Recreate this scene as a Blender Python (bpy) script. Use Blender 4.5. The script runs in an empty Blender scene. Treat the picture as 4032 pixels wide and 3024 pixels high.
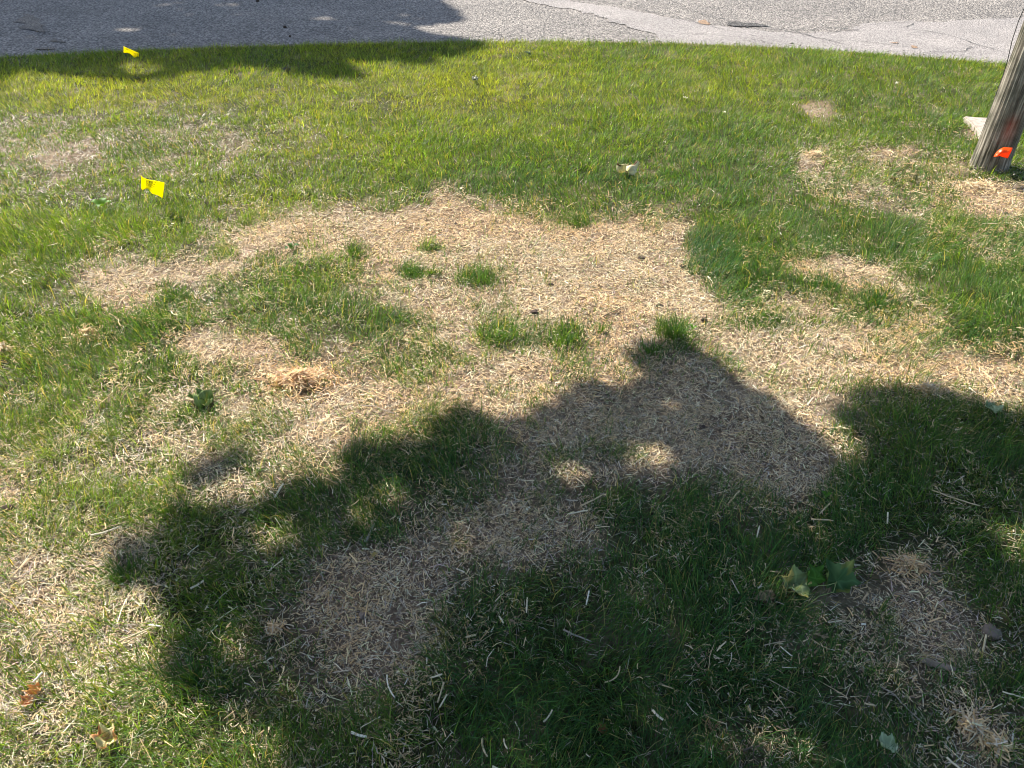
import bpy, bmesh, math, random
import numpy as np
from mathutils import Vector, Matrix

# ------------------------------------------------------------------ camera, sky, sun, exposure
scene = bpy.context.scene
col = scene.collection
EYE = 1.75
PITCH = math.radians(37.2)
cam = bpy.data.objects.new('camera', bpy.data.cameras.new('camera'))
col.objects.link(cam)
cam.location = (0, 0, EYE)
cam.rotation_euler = (math.radians(90) - PITCH, 0, 0)
cam.data.sensor_width = 36
cam.data.lens = 27.04
cam.data.clip_end = 1500
cam.data.clip_start = 0.05
scene.camera = cam

SUN_AZ = Vector((-0.68, 0.733, 0)).normalized()      # towards the sun, on the ground
SUN_EL = math.radians(44)
SUN = Vector((SUN_AZ.x * math.cos(SUN_EL), SUN_AZ.y * math.cos(SUN_EL), math.sin(SUN_EL)))
w = bpy.data.worlds.new('World'); scene.world = w; w.use_nodes = True
nt = w.node_tree
sky = nt.nodes.new('ShaderNodeTexSky'); sky.sky_type = 'NISHITA'; sky.sun_disc = False
sky.sun_elevation = SUN_EL
sky.sun_rotation = math.atan2(SUN_AZ.x, SUN_AZ.y)
bg = nt.nodes['Background']; nt.links.new(sky.outputs[0], bg.inputs[0]); bg.inputs[1].default_value = 0.092
sl = bpy.data.lights.new('sun', 'SUN'); sl.energy = 5.0; sl.angle = math.radians(0.55); sl.color = (1, 0.94, 0.84)
so = bpy.data.objects.new('sun', sl); col.objects.link(so); so.location = SUN * 60
so.rotation_euler = (-SUN).to_track_quat('-Z', 'Y').to_euler()
scene.view_settings.view_transform = 'Standard'
scene.view_settings.look = 'None'
scene.view_settings.exposure = 1.25
scene.view_settings.gamma = 1
scene.view_settings.use_curve_mapping = False
scene.cycles.filter_width = 1.0
scene.cycles.max_bounces = 6
scene.cycles.transmission_bounces = 4
scene.cycles.diffuse_bounces = 3

# ------------------------------------------------------------------ helpers
rng = np.random.default_rng(7)
random.seed(7)

def tag(o, label=None, cat=None, group=None, kind=None):
    if label: o['label'] = label
    if cat: o['category'] = cat
    if group: o['group'] = group
    if kind: o['kind'] = kind
    return o

def empty(name, loc, label, cat, group=None):
    o = bpy.data.objects.new(name, None); col.objects.link(o); o.location = loc
    o.empty_display_size = 0.05
    return tag(o, label, cat, group)

def link(name, me, mat=None, parent=None):
    o = bpy.data.objects.new(name, me); col.objects.link(o)
    if mat: me.materials.append(mat)
    if parent is not None: o.parent = parent
    return o

def np_mesh(name, verts, tris, cols=None, quads=None, smooth=False):
    """mesh from numpy arrays; cols = one RGB per vertex"""
    me = bpy.data.meshes.new(name)
    verts = np.asarray(verts, np.float32)
    me.vertices.add(len(verts)); me.vertices.foreach_set('co', verts.ravel())
    parts = []; starts = []; totals = []; n = 0
    if quads is not None and len(quads):
        q = np.asarray(quads, np.int32); parts.append(q.ravel())
        starts.append(np.arange(len(q)) * 4); totals.append(np.full(len(q), 4)); n = len(q) * 4
    if tris is not None and len(tris):
        t = np.asarray(tris, np.int32); parts.append(t.ravel())
        starts.append(n + np.arange(len(t)) * 3); totals.append(np.full(len(t), 3))
    li = np.concatenate(parts).astype(np.int32); st = np.concatenate(starts).astype(np.int32)
    me.loops.add(len(li)); me.loops.foreach_set('vertex_index', li)
    me.polygons.add(len(st)); me.polygons.foreach_set('loop_start', st)
    try: me.polygons.foreach_set('loop_total', np.concatenate(totals).astype(np.int32))
    except Exception: pass
    me.update(calc_edges=True)
    if cols is not None:
        a = me.color_attributes.new('Col', 'FLOAT_COLOR', 'POINT')
        c = np.ones((len(verts), 4), np.float32); c[:, :3] = cols
        a.data.foreach_set('color', c.ravel())
    if smooth: me.polygons.foreach_set('use_smooth', np.ones(len(me.polygons), bool))
    return me

def hash2(i, j, s):
    h = (i.astype(np.int64) * 374761393 + j.astype(np.int64) * 668265263 + s * 1442695041) & 0xFFFFFFFF
    h = ((h ^ (h >> 13)) * 1274126177) & 0xFFFFFFFF
    return ((h ^ (h >> 16)) & 0xFFFF) / 65535.0

def vnoise(x, y, s=0):
    x = np.asarray(x, float); y = np.asarray(y, float)
    i = np.floor(x); j = np.floor(y); fx = x - i; fy = y - j
    fx = fx * fx * (3 - 2 * fx); fy = fy * fy * (3 - 2 * fy); i = i.astype(int); j = j.astype(int)
    a = hash2(i, j, s); b = hash2(i + 1, j, s); c = hash2(i, j + 1, s); d = hash2(i + 1, j + 1, s)
    return (a * (1 - fx) + b * fx) * (1 - fy) + (c * (1 - fx) + d * fx) * fy      # 0..1

def fbm(x, y, s=0, o=4):
    v = 0; a = 0.5; t = 0
    for k in range(o):
        v = v + a * vnoise(np.asarray(x) * 2 ** k + 17.3 * k, np.asarray(y) * 2 ** k - 9.1 * k, s + k); t += a; a *= 0.5
    return v / t

def smooth(a, b, x):
    t = np.clip((np.asarray(x, float) - a) / (b - a), 0, 1); return t * t * (3 - 2 * t)

def at(px, py, z=0.0):
    """a point of the photograph (4032 x 3024) as a point on the plane at height z"""
    u = (px - 2016) / 3028; v = (py - 1512) / 3028
    d = (EYE - z) / (math.sin(PITCH) + v * math.cos(PITCH))
    return (u * d, d * (math.cos(PITCH) - v * math.sin(PITCH)))

def on_wall(px, py, Y):
    """the same point on the upright plane at distance Y"""
    u = (px - 2016) / 3028; v = (py - 1512) / 3028
    d = Y / (math.cos(PITCH) - v * math.sin(PITCH))
    return Vector((u * d, Y, EYE - d * (math.sin(PITCH) + v * math.cos(PITCH))))

def inside(poly, X, Y):
    m = np.zeros(np.shape(X), bool); n = len(poly)
    for i in range(n):
        x1, y1 = poly[i]; x2, y2 = poly[(i + 1) % n]
        if y1 == y2: continue
        m ^= ((Y >= min(y1, y2)) & (Y < max(y1, y2))) & (X < x1 + (Y - y1) * (x2 - x1) / (y2 - y1))
    return m

def road_edge(x):
    """near edge of the asphalt: a shallow arc bulging away from the lawn"""
    x = np.asarray(x, float); d = x - 0.3
    l = 7.47 - 0.0245 * np.clip(-d, 0, 5.5) ** 2 - 0.2 * np.clip(-d - 5.5, 0, 1e4) * np.exp(-np.clip(-d - 5.5, 0, 1e4) / 12) 
    r = - 0.052 * np.clip(d, 0, 4.2) ** 2 - 0.3 * np.clip(d - 4.2, 0, 1e4) * np.exp(-np.clip(d - 4.2, 0, 1e4) / 12)
    return l + r

# ------------------------------------------------------------------ maps of the lawn, in ground metres (x -6..6, y 0..8), rows from near to far

# Survey of the lawn: rows every 100 units down a 2212 x 1659 view of the photograph, 23 columns; each value 0..9.
# It is laid out on the ground below (ground_grid), so everything grown from it stands at its real place.
STRAW_ROWS = """00000000000000000000000
00000000000000000000000
00000000000000000000000
00000000000000000010110
00000000000000000134554
11111678888888733344556
22776544688999973564223
33434554466788776676511
33346686677777667888776
44457787755788888654444
55456664333565778832223
65554334436764346521234
56553346777764322234533
56663358974333223446644
55664558874323322346774
55554356762111222344553
55553344532111233223564
55553344532111233223564""".split()
GRASS_ROWS = """99999999999999999999999
99999999999999999999999
88888888899999999988999
55566788899999998888899
66677788899999999766668
88888432221222358888777
77334567321111148657888
77677566543322244445599
77776543444333333322334
66665433355322111345666
55665445666433221277776
45556665554347764589876
44557764333456788876578
44457753236777898664467
55446652236788898764346
55567754469999998766567
56678876679999877888756
56678876679999877888756""".split()
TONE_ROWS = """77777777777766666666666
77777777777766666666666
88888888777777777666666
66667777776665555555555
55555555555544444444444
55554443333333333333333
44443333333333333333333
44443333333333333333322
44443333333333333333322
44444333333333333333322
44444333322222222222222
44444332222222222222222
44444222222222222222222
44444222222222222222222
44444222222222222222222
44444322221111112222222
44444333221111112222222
44444333221111112222222""".split()  # lower rows paint shade: emerald under the trees, yellower in the sunlit left corner
DEAD_ROWS = """22222221111111111111111
22222221111111111111111
44433333221111111333222
77776643221111111444322
66655533221111111333222
33333222222222222222222
33333333333333322222222
33333333333333333333322
33333333333333333333333
44444333333333333333333
55544333333333333332222
55544333333333333332222
55543333333333322222222
55543333333322222223333
55543333332222222223333
55543333332111222222333
55533333322111222222333
55533333322111222222333""".split()

VIEW = 4032 / 2212
def rows(txt): return np.array([[int(ch) for ch in r] for r in txt], float) / 9
gw_, gh_ = 560, 430
vy_, vx_ = np.mgrid[0:gh_, 0:gw_]; vx_ = vx_ * 4. + 2; vy_ = vy_ * 4. + 2
def stretch(A):
    x = np.clip(vx_ / 100, 0, 21.999); y = np.clip(vy_ / 100, 0, 16.999); i = x.astype(int); j = y.astype(int); fx = x - i; fy = y - j
    return (A[j, i] * (1 - fx) + A[j, i + 1] * fx) * (1 - fy) + (A[j + 1, i] * (1 - fx) + A[j + 1, i + 1] * fx) * fy
straw_m, grass_m, tone_m, dead_m = [stretch(rows(r)) for r in (STRAW_ROWS, GRASS_ROWS, TONE_ROWS, DEAD_ROWS)]
def fill_area(poly): return inside(poly, vx_, vy_).astype(float)
def soften(m, r):
    for ax in (0, 1):
        for _ in range(2):
            p = np.pad(m, [(r, r) if a == ax else (0, 0) for a in (0, 1)], mode='edge')
            m = sum(np.take(p, range(k, k + m.shape[ax]), axis=ax) for k in range(2 * r + 1)) / (2 * r + 1)
    return m
def cover(poly, sv, gv, r=2, k=1.0):
    """set straw cover sv and grass cover gv inside an area, with a soft rim"""
    global straw_m, grass_m
    m = soften(fill_area(poly), r) * k
    straw_m = straw_m * (1 - m) + sv * m; grass_m = grass_m * (1 - m) + gv * m
def oval(x, y, a, b): return [(x + a * math.cos(t), y + b * math.sin(t)) for t in np.linspace(0, 2 * math.pi, 16, endpoint=False)]
# straw
cover([(500,535),(520,500),(560,478),(700,455),(830,468),(940,445),(930,405),(1010,405),(1015,445),(1150,462),(1300,492),(1400,480),(1480,485),(1500,540),(1500,610),(1590,680),(1500,700),(1380,710),(1300,700),(1200,690),(1100,650),(1000,650),(920,640),(860,600),(760,560),(700,545),(620,540),(560,560),(510,565)],1,.06,2)
cover([(195,600),(270,588),(350,595),(420,583),(500,563),(520,590),(420,605),(340,645),(250,675),(200,660)],.95,.12,2)
cover([(400,720),(480,705),(580,720),(640,780),(600,790),(480,780),(390,760)],.95,.12,2)
cover([(560,860),(700,850),(860,830),(1100,790),(1300,760),(1330,800),(1250,830),(1150,880),(1000,870),(850,930),(700,950),(560,930)],.85,.25,3,.7)
cover([(1690,560),(1800,553),(1930,590),(1980,640),(1900,650),(1770,610)],.95,.12,2)
cover([(1700,730),(1800,700),(1900,690),(2050,660),(2030,720),(1960,760),(2100,760),(2212,800),(2212,870),(2050,850),(1850,840),(1750,820)],.92,.16,3,.9)
cover([(1580,700),(1700,650),(1800,660),(1750,690),(1600,740),(1500,740)],.9,.15,2,.9)
cover([(1250,835),(1350,800),(1500,775),(1600,830),(1750,910),(1820,980),(1780,1050),(1700,1080),(1500,1010),(1400,950),(1280,960),(1140,905)],1,.05,3)
cover([(1080,1060),(1150,1040),(1250,1100),(1300,1180),(1250,1200),(1100,1200),(1000,1170),(980,1130)],.9,.15,3,.8)
cover([(650,1250),(750,1200),(870,1200),(960,1240),(950,1330),(950,1400),(880,1480),(780,1490),(710,1440),(690,1350),(650,1290)],1,.05,3)
cover([(1730,325),(1800,312),(1810,335),(1780,350),(1820,385),(1780,395),(1720,370)],.95,.15,1)
cover([(1850,322),(1960,312),(2000,330),(1900,342)],.8,.25,1)
cover([(1990,348),(2080,352),(2090,375),(2010,368)],.8,.2,1)
cover([(2080,400),(2212,398),(2300,400),(2300,470),(2130,470),(2090,450)],.95,.12,2)
cover([(1730,330),(1850,318),(2060,350),(2090,400),(2120,520),(1950,500),(1850,450),(1740,400)],.58,.55,5,.85)
cover([(1940,1225),(2000,1235),(2050,1290),(2130,1370),(2100,1430),(2000,1380),(1930,1320)],.85,.2,3,.9)
cover(oval(2130,1590,60,50),.8,.3,3,.8)
cover(oval(1560,1590,90,25),.7,.3,3,.8)
# green tufts / bands
for e in [(1540,560,55,45),(1640,600,80,30),(1600,520,120,25)]: cover(oval(*e),.12,.95,2)
for e in [(550,650,90,35),(760,690,100,28),(370,630,35,18),(180,690,70,28),(300,700,60,20),(690,590,80,22)]: cover(oval(*e),.3,.85,2,.85)
for e in [(885,585,28,10),(1030,597,45,14),(765,540,18,14),(930,533,25,6),(1220,725,40,22),(1080,715,50,20),(860,690,50,16),(1650,690,50,14),(1755,610,50,12),(1890,650,30,18),(1455,712,38,18),(1250,478,18,10)]: cover(oval(*e),.15,1.0,1)
for e in [(2140,680,80,60),(1850,500,150,30),(2080,600,60,25)]: cover(oval(*e),.12,.95,3,.9)
for e in [(360,820,90,25),(400,900,40,20),(80,800,70,30),(230,1080,60,30),(560,1010,40,20)]: cover(oval(*e),.4,.75,3,.7)
cover(oval(160, 325, 400, 70), .12, .56, 8)
cover(oval(600, 320, 260, 40), .05, .5, 6, .8)
cover(oval(850, 230, 300, 25), .05, .6, 6, .6)
cover(oval(300, 220, 350, 22), .05, .62, 5, .7)
cover(oval(620, 370, 60, 14), .05, .5, 4, .7)
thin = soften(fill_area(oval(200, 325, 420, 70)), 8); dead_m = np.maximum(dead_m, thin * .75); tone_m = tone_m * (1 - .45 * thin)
lime = soften(fill_area([(0, 170), (700, 150), (1300, 140), (1300, 240), (900, 250), (500, 230), (0, 250)]), 6); tone_m = np.clip(tone_m + .12 * lime, 0, 1)
lush = soften(fill_area(oval(1350, 400, 420, 70)), 8); tone_m = tone_m * (1 - lush) + .42 * lush; grass_m = np.maximum(grass_m, lush)
sunny = soften(fill_area([(0, 900), (330, 950), (330, 1280), (340, 1700), (0, 1700)]), 8); grass_m = np.clip(grass_m - .04 * sunny, 0, 1); tone_m = np.clip(tone_m + .14 * sunny, 0, 1); straw_m = np.clip(straw_m + .12 * sunny, 0, 1); dead_m = np.clip(dead_m + .15 * sunny, 0, 1)  # sunlit corner: more straw and dead grass, yellower tone painted in
blue_green = soften(fill_area(oval(1650, 560, 700, 70)), 8); tone_m = tone_m * (1 - .5 * blue_green) + .12 * .5 * blue_green  # band of bluish green grass across the right half
# bare grey soil patches
bare=[(1765,235,45,22),(1775,260,25,12),(2105,285,25,20),(1410,375,20,6),(110,330,120,35)]
bm=np.zeros_like(straw_m)
for i,e in enumerate(bare):
    m=soften(fill_area(oval(*e)),2)*(.75 if i<4 else .35); bm=np.maximum(bm,m); grass_m*=1-m
np.clip(straw_m, 0, 1, out=straw_m); np.clip(grass_m, 0, 1, out=grass_m)
dead_m=np.maximum(dead_m,bm*.6)

def ground_grid(A, step):
    X, Y = np.meshgrid(np.arange(-6, 6 + 1e-6, step), np.arange(0, 8 + 1e-6, step))
    zc = Y * math.cos(PITCH) + EYE * math.sin(PITCH); yc = Y * math.sin(PITCH) - EYE * math.cos(PITCH)
    px = 2016 + 3028 * X / zc; py = 1512 - 3028 * yc / zc
    return A[np.clip(py / VIEW / 4, 0, gh_ - 1).astype(int), np.clip(px / VIEW / 4, 0, gw_ - 1).astype(int)]
STRAW_MAP, GRASS_MAP, TONE_MAP, DEAD_MAP = ground_grid(straw_m, .04), ground_grid(grass_m, .04), ground_grid(tone_m, .2), ground_grid(dead_m, .1)

# outlines of the two tree shades and the sun spots in them, traced from the photograph and laid on the ground
def on_ground(poly, k=1.0): return [at(x * k * VIEW, y * k * VIEW) for x, y in poly]
SHADE_NEAR = [(230,1195),(205,1240),(235,1280),(320,1285),(350,1310),(375,1375),(350,1430),(360,1530),(470,1570),(590,1620),(600,1720),(620,1900),(2900,1900),(3000,1300),(2800,960),(2500,915),(2212,900),(2130,880),(2060,850),(1950,835),(1850,850),(1795,885),(1835,930),(1860,995),(1835,1005),(1785,955),(1735,905),(1680,855),(1600,820),(1560,780),(1490,735),(1350,727),(1360,745),(1350,775),(1380,808),(1340,825),(1260,820),(1200,850),(1130,890),(1090,895),(1050,880),(1010,870),(940,885),(930,920),(960,950),(900,947),(830,940),(740,955),(705,990),(745,1015),(680,1035),(560,1080),(450,1085),(370,1110),(320,1150)]
SHADE_NEAR_SPOT = [(390,1025),(440,985),(520,965),(552,985),(545,1020),(520,1055),(400,1055)]
HOLES_NEAR = [(1400,992,42,17),(1235,1060,36,22),(650,1168,52,36),(857,1065,30,28),(1412,1530,38,18),(1570,1598,70,22),(2200,1160,75,34),(1735,1650,60,16),(1700,1245,30,16),(2000,1272,30,12),(560,1390,30,18),(2130,1320,22,14)]
SHADE_FAR = [(-300,260),(0,235),(28,212),(60,196),(130,200),(180,206),(270,215),(350,222),(430,215),(500,200),(560,190),(620,175),(700,185),(800,203),(900,212),(985,207),(945,180),(900,166),(1000,166),(1100,168),(1160,162),(1130,148),(1200,145),(1290,128),(1270,108),(1230,100),(1150,88),(1080,68),(1150,62),(1235,52),(1210,30),(1170,0),(1120,-40),(-500,-40)]
HOLES_FAR = [(350,75,45,7),(205,98,45,5),(620,38,40,3),(850,47,60,4),(1010,55,60,4),(1120,73,70,5),(1070,37,30,4),(440,8,35,3),(580,10,35,3)]

SHADE_NEAR = [q if q[1] > .7 else ((-.45, -1.2) if q[0] < .5 else (3.4, -1.2)) for q in on_ground(SHADE_NEAR)]; SHADE_NEAR_SPOT = on_ground(SHADE_NEAR_SPOT); HOLES_NEAR = [on_ground(oval(*q)) for q in HOLES_NEAR]
SHADE_FAR = on_ground(SHADE_FAR, .8207); HOLES_FAR = [on_ground(oval(q[0], q[1], q[2] * .8, q[3] * .55), .8207) for q in HOLES_FAR]
fq = on_wall(517, 205, at(478, 262)[1])              # the gap through which the sun reaches the far flag
HOLES_FAR.append(oval(fq.x - SUN.x * fq.z / SUN.z, fq.y - SUN.y * fq.z / SUN.z, .17, .12))
def look(A, X, Y):
    ny, nx = A.shape
    x = np.clip((np.asarray(X) + 6) / 12 * (nx - 1), 0, nx - 1.001); y = np.clip(np.asarray(Y) / 8 * (ny - 1), 0, ny - 1.001)
    i = x.astype(int); j = y.astype(int); fx = x - i; fy = y - j
    return (A[j, i] * (1 - fx) + A[j, i + 1] * fx) * (1 - fy) + (A[j + 1, i] * (1 - fx) + A[j + 1, i + 1] * fx) * fy

def height(X, Y):
    """relief of the soil, metres"""
    X = np.asarray(X, float); Y = np.asarray(Y, float)
    h = (fbm(X * 0.9, Y * 0.9, 3, 2) - 0.5) * 0.05 + (fbm(X * 7, Y * 7, 9, 3) - 0.5) * 0.022
    near = smooth(40, 12, np.abs(X)) * smooth(-30, -5, Y)
    e = road_edge(X)
    drop = smooth(0.02, 0.14, Y - e) * smooth(18.0, 17.8, Y)
    return h * near * (1 - smooth(-0.5, 0.0, Y - e)) - 0.09 * drop
def hz(x, y): return float(height(np.array([x]), np.array([y]))[0])

# ------------------------------------------------------------------ materials
def new_mat(name):
    m = bpy.data.materials.new(name); m.use_nodes = True
    return m, m.node_tree, m.node_tree.nodes['Principled BSDF']

def blade_mat(name, rough, transl, tcol, spec=0.35):
    """thin plant matter: colour from the mesh, some light passing through"""
    m, t, p = new_mat(name)
    a = t.nodes.new('ShaderNodeVertexColor'); a.layer_name = 'Col'
    t.links.new(a.outputs[0], p.inputs['Base Color'])
    p.inputs['Roughness'].default_value = rough; p.inputs['Specular IOR Level'].default_value = spec
    tr = t.nodes.new('ShaderNodeBsdfTranslucent')
    mu = t.nodes.new('ShaderNodeMixRGB'); mu.blend_type = 'MULTIPLY'; mu.inputs[0].default_value = 1
    mu.inputs[2].default_value = (*tcol, 1); t.links.new(a.outputs[0], mu.inputs[1]); t.links.new(mu.outputs[0], tr.inputs[0])
    mx = t.nodes.new('ShaderNodeMixShader'); mx.inputs[0].default_value = transl
    t.links.new(p.outputs[0], mx.inputs[1]); t.links.new(tr.outputs[0], mx.inputs[2])
    t.links.new(mx.outputs[0], t.nodes['Material Output'].inputs[0])
    return m

def plain_mat(name, c, rough=0.7, noise=0.0, scale=40, bump=0.0, spec=0.3, c2=None, coords='Object'):
    m, t, p = new_mat(name)
    p.inputs['Roughness'].default_value = rough; p.inputs['Specular IOR Level'].default_value = spec
    tc = t.nodes.new('ShaderNodeTexCoord'); nz = t.nodes.new('ShaderNodeTexNoise')
    nz.inputs['Scale'].default_value = scale; nz.inputs['Detail'].default_value = 6
    t.links.new(tc.outputs[coords], nz.inputs['Vector'])
    r = t.nodes.new('ShaderNodeValToRGB'); r.color_ramp.elements[0].position = 0.3; r.color_ramp.elements[1].position = 0.7
    a = [x * (1 - noise) for x in c]; b = c2 or [min(1, x * (1 + noise)) for x in c]
    r.color_ramp.elements[0].color = (*a, 1); r.color_ramp.elements[1].color = (*b, 1)
    t.links.new(nz.outputs[0], r.inputs[0]); t.links.new(r.outputs[0], p.inputs['Base Color'])
    if bump:
        bp = t.nodes.new('ShaderNodeBump'); bp.inputs['Strength'].default_value = 1; bp.inputs['Distance'].default_value = bump
        t.links.new(nz.outputs[0], bp.inputs['Height']); t.links.new(bp.outputs[0], p.inputs['Normal'])
    return m

M_GRASS = blade_mat('grass_blade', 0.5, 0.42, (2.3, 1.65, 0.40), 0.25)
M_STRAW = blade_mat('straw', 0.5, 0.12, (1.1, 1.0, 0.8), 0.4)
M_LEAF = blade_mat('leaf', 0.6, 0.25, (1.3, 1.3, 0.4), 0.15)
M_CANOPY = blade_mat('canopy_leaf', 0.5, 0.12, (1.2, 1.3, 0.5), 0.3)

# soil: colour from the mesh, crumbs from the texture
M_SOIL, t, p = new_mat('soil')
a = t.nodes.new('ShaderNodeVertexColor'); a.layer_name = 'Col'
tc = t.nodes.new('ShaderNodeTexCoord')
n1 = t.nodes.new('ShaderNodeTexNoise'); n1.inputs['Scale'].default_value = 60; n1.inputs['Detail'].default_value = 8
t.links.new(tc.outputs['Object'], n1.inputs['Vector'])
r = t.nodes.new('ShaderNodeValToRGB'); r.color_ramp.elements[0].position = 0.3; r.color_ramp.elements[0].color = (0.45, 0.45, 0.45, 1)
r.color_ramp.elements[1].position = 0.72; r.color_ramp.elements[1].color = (1.35, 1.3, 1.25, 1)
t.links.new(n1.outputs[0], r.inputs[0])
mu = t.nodes.new('ShaderNodeMixRGB'); mu.blend_type = 'MULTIPLY'; mu.inputs[0].default_value = 1
t.links.new(a.outputs[0], mu.inputs[1]); t.links.new(r.outputs[0], mu.inputs[2]); t.links.new(mu.outputs[0], p.inputs['Base Color'])
bp = t.nodes.new('ShaderNodeBump'); bp.inputs['Distance'].default_value = 0.012
t.links.new(n1.outputs[0], bp.inputs['Height']); t.links.new(bp.outputs[0], p.inputs['Normal'])
p.inputs['Roughness'].default_value = 0.95; p.inputs['Specular IOR Level'].default_value = 0.1

def asphalt(name, light, dark, stone, bumpd, patch=0.25):
    m, t, p = new_mat(name)
    N = t.nodes.new; L = t.links.new
    tc = N('ShaderNodeTexCoord')
    v = N('ShaderNodeTexVoronoi'); v.inputs['Scale'].default_value = stone; L(tc.outputs['Object'], v.inputs['Vector'])
    v2 = N('ShaderNodeTexVoronoi'); v2.inputs['Scale'].default_value = stone * 2.3; L(tc.outputs['Object'], v2.inputs['Vector'])
    n = N('ShaderNodeTexNoise'); n.inputs['Scale'].default_value = 1.3; n.inputs['Detail'].default_value = 7; n.inputs['Roughness'].default_value = 0.7
    L(tc.outputs['Object'], n.inputs['Vector'])
    n2 = N('ShaderNodeTexNoise'); n2.inputs['Scale'].default_value = 28; n2.inputs['Detail'].default_value = 5; L(tc.outputs['Object'], n2.inputs['Vector'])
    # per-stone tone
    bw = N('ShaderNodeSeparateColor'); L(v.outputs['Color'], bw.inputs[0])
    r = N('ShaderNodeValToRGB'); e = r.color_ramp.elements
    e[0].position = 0.0; e[0].color = (*dark, 1); e[1].position = 1.0; e[1].color = (*light, 1)
    ee = r.color_ramp.elements.new(0.5); ee.color = (*[(x + y) / 2 for x, y in zip(light, dark)], 1)
    L(bw.outputs[0], r.inputs[0])
    # gaps between stones
    g = N('ShaderNodeValToRGB'); g.color_ramp.elements[0].position = 0.35; g.color_ramp.elements[0].color = (1, 1, 1, 1)
    g.color_ramp.elements[1].position = 0.75; g.color_ramp.elements[1].color = (0.42, 0.41, 0.41, 1); L(v.outputs['Distance'], g.inputs[0])
    m1 = N('ShaderNodeMixRGB'); m1.blend_type = 'MULTIPLY'; m1.inputs[0].default_value = 1; L(r.outputs[0], m1.inputs[1]); L(g.outputs[0], m1.inputs[2])
    # wear and stains
    s = N('ShaderNodeValToRGB'); s.color_ramp.elements[0].position = 0.35; s.color_ramp.elements[0].color = (1 - patch, 1 - patch, 1 - patch, 1)
    s.color_ramp.elements[1].position = 0.68; s.color_ramp.elements[1].color = (1 + patch * .5, 1 + patch * .45, 1 + patch * .35, 1); L(n.outputs[0], s.inputs[0])
    m2 = N('ShaderNodeMixRGB'); m2.blend_type = 'MULTIPLY'; m2.inputs[0].default_value = 1; L(m1.outputs[0], m2.inputs[1]); L(s.outputs[0], m2.inputs[2])
    L(m2.outputs[0], p.inputs['Base Color'])
    ad = N('ShaderNodeMath'); ad.operation = 'MULTIPLY_ADD'; ad.inputs[1].default_value = -1.0; L(v.outputs['Distance'], ad.inputs[0]); L(n2.outputs[0], ad.inputs[2])
    b = N('ShaderNodeBump'); b.inputs['Distance'].default_value = bumpd; L(ad.outputs[0], b.inputs['Height']); L(b.outputs[0], p.inputs['Normal'])
    p.inputs['Roughness'].default_value = 0.85; p.inputs['Specular IOR Level'].default_value = 0.25
    return m

M_ROAD = asphalt('chip_seal_asphalt', (0.45, 0.41, 0.37), (0.14, 0.132, 0.126), 58, 0.013)
M_PATCH = asphalt('pale_smooth_asphalt', (0.46, 0.425, 0.40), (0.27, 0.25, 0.24), 90, 0.006, 0.2)
M_LINE = plain_mat('dark_line', (0.06, 0.058, 0.056), 0.8, 0.3, 60)
M_CONC = plain_mat('concrete', (0.36, 0.31, 0.26), 0.9, 0.25, 35, 0.004)
M_WIRE = plain_mat('stake_wire', (0.05, 0.05, 0.05), 0.4, 0.1, 30)
M_STONE = plain_mat('pebble', (0.20, 0.15, 0.115), 0.7, 0.3, 60, 0.002)
M_CLOD = plain_mat('soil_clod', (0.06, 0.042, 0.032), 0.95, 0.4, 80, 0.004)
M_TWIG = plain_mat('twig_bark', (0.16, 0.12, 0.09), 0.85, 0.4, 120, 0.001)
M_PALETWIG = plain_mat('weathered_twig', (0.36, 0.31, 0.25), 0.85, 0.3, 120, 0.001)
M_INK = plain_mat('flag_ink', (0.10, 0.075, 0.0), 0.6, 0.05, 20)
M_REDINK = plain_mat('orange_flag_ink', (0.25, 0.02, 0.0), 0.6, 0.05, 20)
M_BARK = plain_mat('maple_bark', (0.13, 0.11, 0.09), 0.9, 0.4, 14, 0.02)

# ------------------------------------------------------------------ ground, one sheet out to the horizon
def axis(lo, hi, a, b, step):
    m = list(np.arange(a, b + 1e-6, step)); out = []; d = step; x = a
    while x > lo: d *= 1.35; x -= d; out.append(x)
    left = out[::-1]; out = []; d = step; x = m[-1]
    while x < hi: d *= 1.35; x += d; out.append(x)
    return np.array(left + m + out)
xs = axis(-600, 600, -6, 6, 0.04); ys = axis(-600, 600, 0.2, 7.9, 0.04)
ys = np.sort(np.concatenate([ys, [17.7, 17.8, 18.0, 18.1]]))
X, Y = np.meshgrid(xs, ys); Z = height(X, Y)
S = look(STRAW_MAP, X, Y); G = look(GRASS_MAP, X, Y); T = look(TONE_MAP, X, Y)
soil = np.array([0.20, 0.145, 0.10]); thatch = np.array([0.30, 0.24, 0.16]); turf = np.array([0.055, 0.060, 0.024])
nz = fbm(X * 9, Y * 9, 21, 4)[..., None]
g3 = smooth(0.25, 0.8, G)[..., None]
C = soil * (1 - g3) + turf * g3
C = C * (1 - 0.5 * smooth(0.5, 0.7, nz)) + thatch * 0.5 * smooth(0.5, 0.7, nz)
inner = ((np.abs(X) < 6.5) & (Y > -0.5) & (Y < 8.5))[..., None]
C = np.where(inner, C, np.array([0.055, 0.085, 0.022]) * (0.8 + 0.5 * nz))
edge_d = (Y - road_edge(X))[..., None]
C = np.where((edge_d > -0.03) & (edge_d < 1), np.array([0.2, 0.17, 0.13]) * (0.6 + 0.8 * nz), C)
nx, ny = len(xs), len(ys)
ii, jj = np.meshgrid(np.arange(nx - 1), np.arange(ny - 1)); b0 = (jj * nx + ii).ravel()
quads = np.stack([b0, b0 + 1, b0 + nx + 1, b0 + nx], 1)
me = np_mesh('ground', np.stack([X, Y, Z], -1).reshape(-1, 3), None, C.reshape(-1, 3), quads, True)
tag(link('ground', me, M_SOIL), kind='structure')

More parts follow.
